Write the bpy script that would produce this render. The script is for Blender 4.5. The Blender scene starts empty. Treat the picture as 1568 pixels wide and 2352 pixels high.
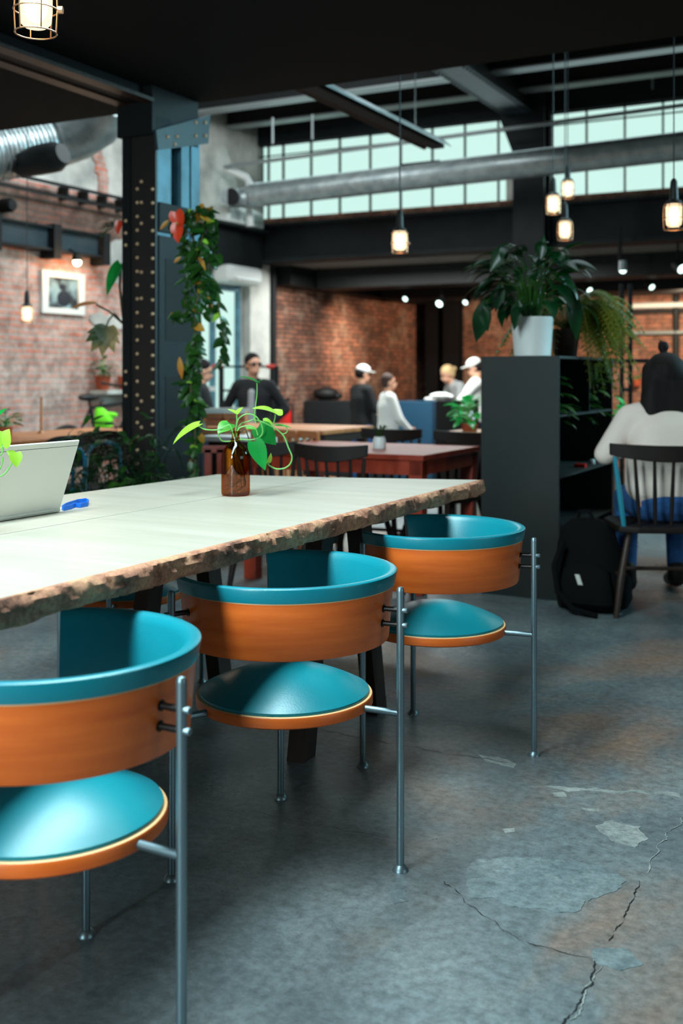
import bpy, bmesh, math, random
from mathutils import Vector, Matrix, noise
C = bpy.context.scene
COL = C.collection
PI = math.pi
# ---------------------------------------------------------------- camera, world, light, exposure
F, CX, HY, EYE = 2500.0, 784.0, 858.0, 1.139        # focal length in px, centre x, horizon y, eye height
cam = bpy.data.objects.new('camera', bpy.data.cameras.new('camera'))
COL.objects.link(cam)
cam.location = (0, 0, EYE); cam.rotation_euler = (PI / 2, 0, 0)
cam.data.sensor_width = 36; cam.data.lens = 36 * F / 2352
cam.data.shift_y = -(1176 - HY) / 2352
cam.data.clip_start = 0.05
cam.data.dof.use_dof = True; cam.data.dof.focus_distance = 2.75
cam.data.dof.aperture_fstop = 3.0
C.camera = cam
C.view_settings.view_transform = 'Standard'; C.view_settings.look = 'None'
C.view_settings.exposure = 0.0; C.view_settings.gamma = 1.0
w = bpy.data.worlds.new('sky'); C.world = w; w.use_nodes = True
w.node_tree.nodes['Background'].inputs[0].default_value = (0.617, 0.875, 0.795, 1)
w.node_tree.nodes['Background'].inputs[1].default_value = 1.1

YAW = math.radians(-27.62)                            # the building stands turned against the view
V = Vector((math.cos(YAW), math.sin(YAW), 0)); U = Vector((-math.sin(YAW), math.cos(YAW), 0))
RB = Matrix.Rotation(YAW, 4, 'Z')
def B(a, b, z=0.0): return V * a + U * b + Vector((0, 0, z))
def ab(p): return (p.dot(V), p.dot(U))
def at(px, py, Z): return Vector(((px - CX) / F * Z, Z, EYE - (py - HY) / F * Z))
def on_a(px, py, a): return at(px, py, a / ((px - CX) / F * V.x + V.y))
def on_b(px, py, b): return at(px, py, b / ((px - CX) / F * U.x + U.y))
def on_z(px, py, z): return at(px, py, (EYE - z) * F / (py - HY))

def area(name, loc, to, sx, sy, power, color, spread=180):
    d = bpy.data.lights.new(name, 'AREA'); d.shape = 'RECTANGLE'; d.size = sx; d.size_y = sy
    d.energy = power; d.color = color; d.spread = math.radians(spread)
    o = bpy.data.objects.new(name, d); COL.objects.link(o); o.location = loc
    o.rotation_euler = (Vector(to) - Vector(loc)).to_track_quat('-Z', 'Y').to_euler()
    if abs(o.location.x - to[0]) + abs(o.location.y - to[1]) < 0.01: o.rotation_euler = (0, 0, YAW)   # straight down, square with the building
    return o
DAY = (0.74, 0.96, 1.0)
# daylight: the row of high windows; unseen sources and added lamps for the rest
area('overhead_strip_light', B(-1.72, 0.8, 2.72), B(-1.72, 0.8, 0), 0.45, 4.4, 215, DAY)  # unseen overhead source, set under the closed ceiling
area('side_fill_light', B(4.6, 2.2, 1.7), B(-1.4, 2.6, 0.7), 3.4, 1.3, 15, DAY, 130)  # added fill lamp for the bark edge and chair sides, no window here
area('rear_frontal_light', B(-1.72, -3.0, 2.0), B(-1.5, 2.2, 0.6), 0.5, 1.3, 168, DAY)  # added frontal lamp behind the camera, the wall there is closed
area('high_window_light', B(-4.2, 11.2, 3.5), B(-4.0, 5, 0.2), 6.5, 0.8, 24, DAY, 120)
area('hall_roof_light', B(-2.6, 8.0, 4.3), B(-2.6, 8.0, 0), 7.0, 3.0, 110, DAY, 95)
area('hall_side_light', B(2.6, 8.6, 3.3), B(-4.0, 5.6, 1.9), 2.5, 1.4, 75, (0.45, 0.88, 1.0), 60)
area('left_wall_wash', B(-4.6, 7.6, 4.2), B(-7.2, 8.2, 1.2), 3.0, 1.0, 210, (0.9, 0.97, 1.0))  # added lamp that washes the left wall, no skylight above it
def spot(name, loc, to, power, color, deg, blend=0.6, size=0.03):
    d = bpy.data.lights.new(name, 'SPOT'); d.energy = power; d.color = color
    d.spot_size = math.radians(deg); d.spot_blend = blend; d.shadow_soft_size = size
    o = bpy.data.objects.new(name, d); COL.objects.link(o); o.location = loc
    o.rotation_euler = (Vector(to) - Vector(loc)).to_track_quat('-Z', 'Y').to_euler()
def point(name, loc, power, color, size=0.04):
    d = bpy.data.lights.new(name, 'POINT'); d.energy = power; d.color = color; d.shadow_soft_size = size
    o = bpy.data.objects.new(name, d); COL.objects.link(o); o.location = loc
WARM = (1.0, 0.62, 0.34)

# ---------------------------------------------------------------- materials
def nt(name):
    m = bpy.data.materials.new(name); m.use_nodes = True
    n = m.node_tree.nodes; return m, n, m.node_tree.links, n['Principled BSDF']
def rgb(r, g, b):                                     # sRGB 0-255 to linear
    f = lambda c: (c / 255 / 12.92) if c <= 10.3 else ((c / 255 + 0.055) / 1.055) ** 2.4
    return (f(r), f(g), f(b), 1)
def mat(name, col, rough=0.5, metal=0.0, col2=None, scale=6.0, stretch=(1, 1, 1), lo=0.35, hi=0.7, detail=5,
        bump=0.0, bscale=None, spec=0.5, coat=0.0, emit=0.0, trans=0.0, alpha=1.0, subsurf=0.0, ecol=None):
    m, n, l, p = nt(name)
    p.inputs['Base Color'].default_value = col; p.inputs['Roughness'].default_value = rough
    p.inputs['Metallic'].default_value = metal; p.inputs['Specular IOR Level'].default_value = spec
    p.inputs['Coat Weight'].default_value = coat; p.inputs['Coat Roughness'].default_value = 0.15
    p.inputs['Transmission Weight'].default_value = trans; p.inputs['Alpha'].default_value = alpha
    if emit: p.inputs['Emission Color'].default_value = ecol or col; p.inputs['Emission Strength'].default_value = emit
    if col2 or bump:
        tc = n.new('ShaderNodeTexCoord'); mp = n.new('ShaderNodeMapping'); mp.inputs['Scale'].default_value = stretch
        l.new(tc.outputs['Object'], mp.inputs['Vector'])
    if col2:
        nz = n.new('ShaderNodeTexNoise'); nz.inputs['Scale'].default_value = scale; nz.inputs['Detail'].default_value = detail
        l.new(mp.outputs['Vector'], nz.inputs['Vector'])
        rp = n.new('ShaderNodeValToRGB'); rp.color_ramp.elements[0].position = lo; rp.color_ramp.elements[1].position = hi
        rp.color_ramp.elements[0].color = col; rp.color_ramp.elements[1].color = col2
        l.new(nz.outputs['Fac'], rp.inputs['Fac']); l.new(rp.outputs['Color'], p.inputs['Base Color'])
    if bump:
        nb = n.new('ShaderNodeTexNoise'); nb.inputs['Scale'].default_value = bscale or scale * 4; nb.inputs['Detail'].default_value = 4
        l.new(mp.outputs['Vector'], nb.inputs['Vector'])
        bp = n.new('ShaderNodeBump'); bp.inputs['Strength'].default_value = bump; bp.inputs['Distance'].default_value = 0.01
        l.new(nb.outputs['Fac'], bp.inputs['Height']); l.new(bp.outputs['Normal'], p.inputs['Normal'])
    return m
def brick_mat(name, axis, c1, c2, wash, mortar, washamt, rowh=0.058):
    m, n, l, p = nt(name)
    tc = n.new('ShaderNodeTexCoord'); sx = n.new('ShaderNodeSeparateXYZ'); cx = n.new('ShaderNodeCombineXYZ')
    l.new(tc.outputs['Object'], sx.inputs[0]); l.new(sx.outputs[axis], cx.inputs[0]); l.new(sx.outputs['Z'], cx.inputs[1])
    wob = n.new('ShaderNodeTexNoise'); wob.inputs['Scale'].default_value = 3; l.new(tc.outputs['Object'], wob.inputs['Vector'])
    vm = n.new('ShaderNodeVectorMath'); vm.operation = 'MULTIPLY_ADD'
    l.new(wob.outputs['Color'], vm.inputs[0]); vm.inputs[1].default_value = (0.03, 0.03, 0); l.new(cx.outputs[0], vm.inputs[2])
    br = n.new('ShaderNodeTexBrick'); l.new(vm.outputs[0], br.inputs['Vector'])
    br.inputs['Color1'].default_value = c1; br.inputs['Color2'].default_value = c2; br.inputs['Mortar'].default_value = mortar
    br.inputs['Scale'].default_value = 1; br.inputs['Mortar Size'].default_value = 0.010; br.inputs['Mortar Smooth'].default_value = 0.3
    br.inputs['Brick Width'].default_value = 0.23; br.inputs['Row Height'].default_value = rowh; br.inputs['Bias'].default_value = -0.1
    nz = n.new('ShaderNodeTexNoise'); nz.inputs['Scale'].default_value = 1.6; nz.inputs['Detail'].default_value = 8; nz.inputs['Roughness'].default_value = 0.7
    l.new(cx.outputs[0], nz.inputs['Vector'])
    rp = n.new('ShaderNodeValToRGB'); rp.color_ramp.elements[0].position = 0.62 - washamt; rp.color_ramp.elements[1].position = 0.92 - washamt * 0.5
    l.new(nz.outputs['Fac'], rp.inputs['Fac'])
    mx = n.new('ShaderNodeMixRGB'); l.new(rp.outputs['Color'], mx.inputs[0]); l.new(br.outputs['Color'], mx.inputs[1]); mx.inputs[2].default_value = wash
    n2 = n.new('ShaderNodeTexNoise'); n2.inputs['Scale'].default_value = 9; n2.inputs['Detail'].default_value = 4; l.new(tc.outputs['Object'], n2.inputs['Vector'])
    m2 = n.new('ShaderNodeMixRGB'); m2.blend_type = 'MULTIPLY'; m2.inputs[0].default_value = 0.75
    r2 = n.new('ShaderNodeValToRGB'); r2.color_ramp.elements[0].color = (0.35, 0.33, 0.32, 1); r2.color_ramp.elements[0].position = 0.3; r2.color_ramp.elements[1].position = 0.6
    l.new(n2.outputs['Fac'], r2.inputs['Fac']); l.new(mx.outputs[0], m2.inputs[1]); l.new(r2.outputs['Color'], m2.inputs[2])
    l.new(m2.outputs[0], p.inputs['Base Color']); p.inputs['Roughness'].default_value = 0.9
    bp = n.new('ShaderNodeBump'); bp.inputs['Strength'].default_value = 0.6; bp.inputs['Distance'].default_value = 0.015
    l.new(br.outputs['Fac'], bp.inputs['Height']); bp.invert = True; l.new(bp.outputs['Normal'], p.inputs['Normal'])
    return m
def floor_mat(name='worn_concrete', c=((0.075, 0.10, 0.11, 1), (0.135, 0.165, 0.175, 1), (0.24, 0.275, 0.275, 1)), bs=1.3, rustamt=0.85, flake=(0.63, 0.74)):
    m, n, l, p = nt(name)
    tc = n.new('ShaderNodeTexCoord')
    def noi(sc, det, rough=0.6, dist=0.0):
        z = n.new('ShaderNodeTexNoise'); z.inputs['Scale'].default_value = sc; z.inputs['Detail'].default_value = det
        z.inputs['Roughness'].default_value = rough; z.inputs['Distortion'].default_value = dist; l.new(tc.outputs['Object'], z.inputs['Vector']); return z
    def ramp(src, stops):
        r = n.new('ShaderNodeValToRGB'); e = r.color_ramp.elements
        e[0].position, e[0].color = stops[0]; e[1].position, e[1].color = stops[1]
        for s in stops[2:]: q = e.new(s[0]); q.color = s[1]
        l.new(src, r.inputs['Fac']); return r
    base = ramp(noi(bs, 8, 0.65, 0.4).outputs['Fac'], [(0.3, c[0]), (0.72, c[2]), (0.5, c[1])])
    rust = ramp(noi(0.9, 7, 0.6, 0.6).outputs['Fac'], [(0.5, (0, 0, 0, 1)), (0.66, (rustamt, rustamt, rustamt, 1))])
    mx = n.new('ShaderNodeMixRGB'); l.new(rust.outputs['Color'], mx.inputs[0]); l.new(base.outputs['Color'], mx.inputs[1]); mx.inputs[2].default_value = (0.27, 0.16, 0.105, 1)
    fine = ramp(noi(38, 6, 0.75).outputs['Fac'], [(0.32, (0.42, 0.42, 0.42, 1)), (0.68, (1.4, 1.4, 1.4, 1))])
    m2 = n.new('ShaderNodeMixRGB'); m2.blend_type = 'MULTIPLY'; m2.inputs[0].default_value = 0.8
    l.new(mx.outputs[0], m2.inputs[1]); l.new(fine.outputs['Color'], m2.inputs[2])
    mp = n.new('ShaderNodeMapping'); mp.inputs['Scale'].default_value = (4.5, 9, 1); mp.inputs['Rotation'].default_value = (0, 0, 0.5); l.new(tc.outputs['Object'], mp.inputs['Vector'])
    sc = n.new('ShaderNodeTexNoise'); sc.inputs['Scale'].default_value = 1.5; sc.inputs['Detail'].default_value = 10; sc.inputs['Roughness'].default_value = 0.78; sc.inputs['Distortion'].default_value = 1.2
    l.new(mp.outputs['Vector'], sc.inputs['Vector'])
    sr = ramp(sc.outputs['Fac'], [(flake[0], (0, 0, 0, 1)), (flake[1], (0.55, 0.55, 0.55, 1))])
    m3 = n.new('ShaderNodeMixRGB'); l.new(sr.outputs['Color'], m3.inputs[0]); l.new(m2.outputs[0], m3.inputs[1]); m3.inputs[2].default_value = (0.42, 0.45, 0.42, 1)
    l.new(m3.outputs[0], p.inputs['Base Color'])
    rr = ramp(noi(2.2, 6).outputs['Fac'], [(0.3, (0.22, 0.22, 0.22, 1)), (0.7, (0.5, 0.5, 0.5, 1))]); l.new(rr.outputs['Color'], p.inputs['Roughness'])
    bp = n.new('ShaderNodeBump'); bp.inputs['Strength'].default_value = 0.12; bp.inputs['Distance'].default_value = 0.004
    l.new(fine.outputs['Color'], bp.inputs['Height']); l.new(bp.outputs['Normal'], p.inputs['Normal'])
    return m
def pane_mat():
    m = bpy.data.materials.new('clear_glass'); m.use_nodes = True; n = m.node_tree.nodes; l = m.node_tree.links; n.clear()
    o = n.new('ShaderNodeOutputMaterial'); t = n.new('ShaderNodeBsdfTransparent'); g = n.new('ShaderNodeBsdfGlossy'); x = n.new('ShaderNodeMixShader')
    t.inputs[0].default_value = (0.98, 1, 1, 1); g.inputs['Roughness'].default_value = 0.4; x.inputs[0].default_value = 0.02
    l.new(t.outputs[0], x.inputs[1]); l.new(g.outputs[0], x.inputs[2]); l.new(x.outputs[0], o.inputs[0]); return m
def tint_glass(name, col, gloss=0.1):
    m = bpy.data.materials.new(name); m.use_nodes = True; n = m.node_tree.nodes; l = m.node_tree.links; n.clear()
    o = n.new('ShaderNodeOutputMaterial'); t = n.new('ShaderNodeBsdfTransparent'); g = n.new('ShaderNodeBsdfGlossy'); x = n.new('ShaderNodeMixShader')
    t.inputs[0].default_value = col; g.inputs['Roughness'].default_value = 0.04; x.inputs[0].default_value = gloss
    l.new(t.outputs[0], x.inputs[1]); l.new(g.outputs[0], x.inputs[2]); l.new(x.outputs[0], o.inputs[0]); return m
def glow_glass():                                     # frosted jar lit from inside
    m = bpy.data.materials.new('lit_frosted_glass'); m.use_nodes = True; n = m.node_tree.nodes; l = m.node_tree.links; n.clear()
    o = n.new('ShaderNodeOutputMaterial'); t = n.new('ShaderNodeBsdfTransparent'); e = n.new('ShaderNodeEmission'); x = n.new('ShaderNodeMixShader')
    t.inputs[0].default_value = (1, 0.85, 0.65, 1); e.inputs[0].default_value = (1.0, 0.78, 0.50, 1); e.inputs[1].default_value = 2.4; x.inputs[0].default_value = 0.5
    l.new(t.outputs[0], x.inputs[1]); l.new(e.outputs[0], x.inputs[2]); l.new(x.outputs[0], o.inputs[0]); return m
def leaf_mat(name, c1, c2, scale=7.0, rough=0.35, lo=0.4, hi=0.65):
    m, n, l, p = nt(name)
    tc = n.new('ShaderNodeTexCoord'); z = n.new('ShaderNodeTexNoise'); z.inputs['Scale'].default_value = scale; z.inputs['Detail'].default_value = 4
    l.new(tc.outputs['Object'], z.inputs['Vector'])
    r = n.new('ShaderNodeValToRGB'); r.color_ramp.elements[0].position = lo; r.color_ramp.elements[1].position = hi
    r.color_ramp.elements[0].color = c1; r.color_ramp.elements[1].color = c2
    l.new(z.outputs['Fac'], r.inputs['Fac']); l.new(r.outputs['Color'], p.inputs['Base Color']); p.inputs['Roughness'].default_value = rough
    tr = n.new('ShaderNodeBsdfTranslucent'); l.new(r.outputs['Color'], tr.inputs['Color'])
    x = n.new('ShaderNodeMixShader'); x.inputs[0].default_value = 0.3
    l.new(p.outputs[0], x.inputs[1]); l.new(tr.outputs[0], x.inputs[2]); l.new(x.outputs[0], n['Material Output'].inputs[0])
    return m
M = {}
M['steel_dark'] = mat('painted_steel', rgb(15, 20, 22), 0.6, 0.0, rgb(24, 31, 33), 5, spec=0.3)
M['column_face'] = mat('brown_black_steel', rgb(32, 27, 24), 0.5, 0, rgb(24, 22, 22), 3)
M['steel_black'] = mat('black_steel', rgb(14, 16, 17), 0.65, spec=0.3)
M['steel_teal'] = mat('dark_teal_steel', rgb(42, 58, 64), 0.5, 0.1, rgb(32, 44, 50), 6)
M['steel_blue'] = mat('blue_grey_steel', rgb(82, 128, 146), 0.42, 0.1, rgb(60, 96, 110), 7, bump=0.1)  # blue side light on the column channels is put into this colour
M['soffit'] = mat('dark_soffit', rgb(8, 11, 12), 0.9, spec=0.2)
M['rear_ceiling'] = mat('grey_ceiling_paint', rgb(120, 112, 104), 0.8)
M['roof'] = mat('dark_roof_deck', rgb(16, 19, 21), 0.8)
M['galv'] = mat('galvanised_sheet', rgb(168, 178, 178), 0.35, 0.45, rgb(128, 142, 144), 9, stretch=(1, 1, 1))
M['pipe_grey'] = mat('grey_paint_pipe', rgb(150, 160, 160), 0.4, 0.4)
M['white_paint'] = mat('white_paint', rgb(210, 214, 210), 0.45)
M['plaster'] = mat('grey_plaster', rgb(138, 141, 136), 0.9, 0, rgb(212, 211, 203), 2.2, detail=8, bump=0.3)
M['plaster_white'] = mat('pale_plaster', rgb(205, 205, 196), 0.85, 0, rgb(165, 165, 160), 3, detail=7)
M['chrome'] = mat('brushed_steel', rgb(132, 152, 160), 0.4, 0.85)
M['bolt_dark'] = mat('dark_bolt', rgb(60, 58, 56), 0.4, 0.9)
M['leather'] = mat('teal_leather', rgb(12, 136, 149), 0.33, 0, rgb(8, 122, 139), 3, bump=0.05, bscale=240, spec=0.6)
M['leather_rim'] = M['leather']
M['ply'] = mat('honey_plywood', rgb(244, 118, 44), 0.42, 0, rgb(218, 94, 30), 5, stretch=(1, 1, 9), lo=0.3, hi=0.75, detail=7, spec=0.4, coat=0.15)
M['ply_edge'] = mat('pale_ply_edge', rgb(244, 196, 140), 0.5)
M['tabletop'] = mat('bleached_wood', rgb(170, 162, 147), 0.42, 0, rgb(184, 176, 162), 2.0, stretch=(1, 9, 1), lo=0.3, hi=0.7, detail=9, spec=0.5)
M['seam'] = mat('seam_wood', rgb(66, 42, 28), 0.9)
M['wood_dark'] = mat('dark_brown_wood', rgb(58, 38, 28), 0.5, 0, rgb(38, 25, 19), 6, stretch=(3, 3, 1))
M['wood_black'] = mat('black_stained_wood', rgb(24, 16, 14), 0.6, 0, rgb(32, 22, 18), 8, spec=0.25)
M['rivet'] = mat('bright_rivet_steel', rgb(205, 170, 138), 0.3, 0.4)  # pale warm colour stands in for bright reflections on the rivets
M['wood_red'] = mat('red_brown_wood', rgb(164, 56, 30), 0.42, 0, rgb(122, 38, 22), 5, stretch=(1, 6, 1), coat=0.08)
M['wood_light'] = mat('light_brown_wood', rgb(196, 128, 80), 0.45, 0, rgb(168, 100, 62), 5, stretch=(1, 5, 1))
M['terracotta'] = mat('terracotta', rgb(186, 88, 54), 0.8, 0, rgb(160, 72, 44), 8)
M['cabinet'] = mat('blackened_steel_sheet', rgb(20, 30, 30), 0.6, 0.1, rgb(40, 32, 28), 1.7, lo=0.45, hi=0.8, detail=7)
M['black_cloth'] = mat('black_cloth', rgb(8, 9, 11), 0.9, spec=0.2, bump=0.3, bscale=90)
M['pot_white'] = mat('white_pot_glaze', rgb(222, 224, 222), 0.4)
M['soil'] = mat('soil', rgb(40, 28, 20), 0.95)
M['laptop'] = mat('silver_laptop_shell', rgb(232, 230, 222), 0.45, 0.0)
M['laptop_dark'] = mat('laptop_dark_gap', rgb(40, 42, 44), 0.5)
M['blue_cord'] = mat('blue_webbing', rgb(12, 104, 206), 0.6)
M['blue_tube'] = mat('blue_tube_paint', rgb(30, 112, 142), 0.35)
M['teal_paint'] = mat('teal_painted_wood', rgb(30, 130, 152), 0.4)
M['neon'] = mat('neon_yellow_fabric', rgb(130, 250, 40), 0.7)
M['red'] = mat('red_enamel', rgb(206, 34, 28), 0.35)
M['petal'] = mat('red_spathe', rgb(222, 62, 30), 0.3)
M['skin'] = mat('skin_tone', rgb(214, 158, 130), 0.55)
M['hair_dark'] = mat('dark_hair', rgb(20, 16, 16), 0.75, 0, rgb(32, 26, 25), 30, stretch=(1, 1, 0.15), spec=0.2)
M['hair_brown'] = mat('brown_hair', rgb(62, 40, 30), 0.7)
M['hair_blond'] = mat('fair_hair', rgb(214, 180, 130), 0.55)
M['cloth_cream'] = mat('cream_linen', rgb(236, 218, 206), 0.9, bump=0.25, bscale=60)
M['cloth_white'] = mat('white_cotton', rgb(226, 228, 224), 0.9)
M['cloth_grey'] = mat('grey_cotton', rgb(150, 152, 152), 0.9)
M['cloth_black'] = mat('black_cotton', rgb(18, 20, 23), 0.9)
M['cloth_navy'] = mat('navy_cotton', rgb(22, 32, 46), 0.9)
M['jeans'] = mat('blue_denim', rgb(42, 92, 150), 0.9, 0, rgb(30, 66, 112), 20)
M['counter'] = mat('dark_counter_paint', rgb(24, 30, 33), 0.6)
M['counter_blue'] = mat('blue_counter_panel', rgb(20, 70, 98), 0.6)
M['led'] = mat('lit_lamp_face', (0.75, 1, 0.92, 1), 0.5, emit=3.0)
M['bulb'] = mat('lit_bulb', (1, 0.93, 0.78, 1), 0.5, emit=7.0, ecol=(1, 0.86, 0.62, 1))
M['lamp_glass'] = glow_glass()
M['cage'] = mat('lamp_cage_wire', rgb(190, 150, 120), 0.35, 0.9)
M['rubber'] = mat('black_rubber', rgb(18, 16, 15), 0.6)
M['bottle'] = tint_glass('amber_bottle_glass', (0.64, 0.31, 0.075, 1), 0.05)
M['water'] = tint_glass('bottle_water', (0.92, 0.86, 0.7, 1), 0.03)
M['pane'] = pane_mat()
M['pothos'] = leaf_mat('pothos_leaf', rgb(40, 150, 62), rgb(120, 190, 60), 9, 0.3)
M['pothos_light'] = leaf_mat('young_pothos_leaf', rgb(150, 200, 60), rgb(176, 218, 84), 8)
M['pothos_deep'] = leaf_mat('deep_pothos_leaf', rgb(22, 122, 50), rgb(30, 150, 66), 9, 0.28)
M['stem_green'] = mat('green_stem', rgb(110, 176, 90), 0.4)
M['leaf_dark'] = leaf_mat('dark_leaf', rgb(9, 44, 20), rgb(14, 66, 28), 6, 0.3)
M['leaf_mid'] = leaf_mat('mid_green_leaf', rgb(30, 84, 26), rgb(62, 112, 30), 6)
M['leaf_vine'] = leaf_mat('vine_leaf', rgb(28, 66, 24), rgb(48, 92, 30), 5)
M['leaf_yellow'] = leaf_mat('yellowing_leaf', rgb(196, 150, 50), rgb(206, 120, 44), 7)
M['leaf_fern'] = leaf_mat('fern_frond', rgb(74, 100, 20), rgb(128, 126, 36), 4, 0.5)
M['leaf_bright'] = leaf_mat('bright_leaf', rgb(20, 170, 80), rgb(60, 200, 90), 7)
M['leaf_olive'] = leaf_mat('faded_monstera_leaf', rgb(60, 80, 36), rgb(176, 150, 96), 5, 0.45)
M['stem_brown'] = mat('brown_stem', rgb(80, 70, 40), 0.7)
M['photo_print'] = mat('photo_print', rgb(24, 30, 36), 0.4, 0, rgb(120, 150, 158), 5, lo=0.42, hi=0.6, detail=3)
M['brick_left'] = brick_mat('washed_brick', 'Y', rgb(200, 110, 84), rgb(184, 132, 114), rgb(214, 198, 188), rgb(168, 154, 146), 0.25)
M['brick_back'] = brick_mat('red_brick', 'X', rgb(172, 112, 88), rgb(130, 92, 76), rgb(206, 180, 156), rgb(84, 72, 62), 0.12, 0.062)
M['brick_side'] = brick_mat('red_brick_side', 'Y', rgb(164, 104, 80), rgb(112, 78, 64), rgb(206, 180, 156), rgb(70, 58, 50), 0.12, 0.062)
M['brick_rough'] = brick_mat('rough_dark_brick', 'Y', rgb(118, 74, 58), rgb(92, 70, 60), rgb(150, 128, 114), rgb(84, 74, 68), 0.2)
M['floor'] = floor_mat()
M['patch'] = floor_mat('patched_concrete', ((0.11, 0.15, 0.165, 1), (0.165, 0.21, 0.22, 1), (0.24, 0.285, 0.29, 1)), 5, 0.0, (0.56, 0.7))
M['patch_white'] = floor_mat('pale_chipped_concrete', ((0.16, 0.19, 0.19, 1), (0.26, 0.29, 0.28, 1), (0.4, 0.43, 0.41, 1)), 9, 0.1, (0.5, 0.66))
M['crack'] = mat('floor_crack', rgb(16, 17, 17), 0.9)
def bark_mat():
    m, n, l, p = nt('tree_bark')
    tc = n.new('ShaderNodeTexCoord')
    a = n.new('ShaderNodeTexNoise'); a.inputs['Scale'].default_value = 9; a.inputs['Detail'].default_value = 8; a.inputs['Roughness'].default_value = 0.7; l.new(tc.outputs['Object'], a.inputs['Vector'])
    r = n.new('ShaderNodeValToRGB'); e = r.color_ramp.elements
    e[0].position = 0.34; e[0].color = rgb(136, 92, 76); e[1].position = 0.66; e[1].color = rgb(246, 192, 148); q = e.new(0.48); q.color = rgb(206, 144, 114)
    l.new(a.outputs['Fac'], r.inputs['Fac'])
    b = n.new('ShaderNodeTexNoise'); b.inputs['Scale'].default_value = 70; b.inputs['Detail'].default_value = 6; b.inputs['Roughness'].default_value = 0.75; l.new(tc.outputs['Object'], b.inputs['Vector'])
    r2 = n.new('ShaderNodeValToRGB'); r2.color_ramp.elements[0].position = 0.36; r2.color_ramp.elements[1].position = 0.58; r2.color_ramp.elements[0].color = (0.3, 0.26, 0.25, 1)
    l.new(b.outputs['Fac'], r2.inputs['Fac'])
    mx = n.new('ShaderNodeMixRGB'); mx.blend_type = 'MULTIPLY'; mx.inputs[0].default_value = 0.6; l.new(r.outputs['Color'], mx.inputs[1]); l.new(r2.outputs['Color'], mx.inputs[2])
    l.new(mx.outputs[0], p.inputs['Base Color']); p.inputs['Roughness'].default_value = 0.9
    bp = n.new('ShaderNodeBump'); bp.inputs['Strength'].default_value = 0.9; bp.inputs['Distance'].default_value = 0.006; l.new(b.outputs['Fac'], bp.inputs['Height']); l.new(bp.outputs['Normal'], p.inputs['Normal'])
    return m
M['bark'] = bark_mat()

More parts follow.
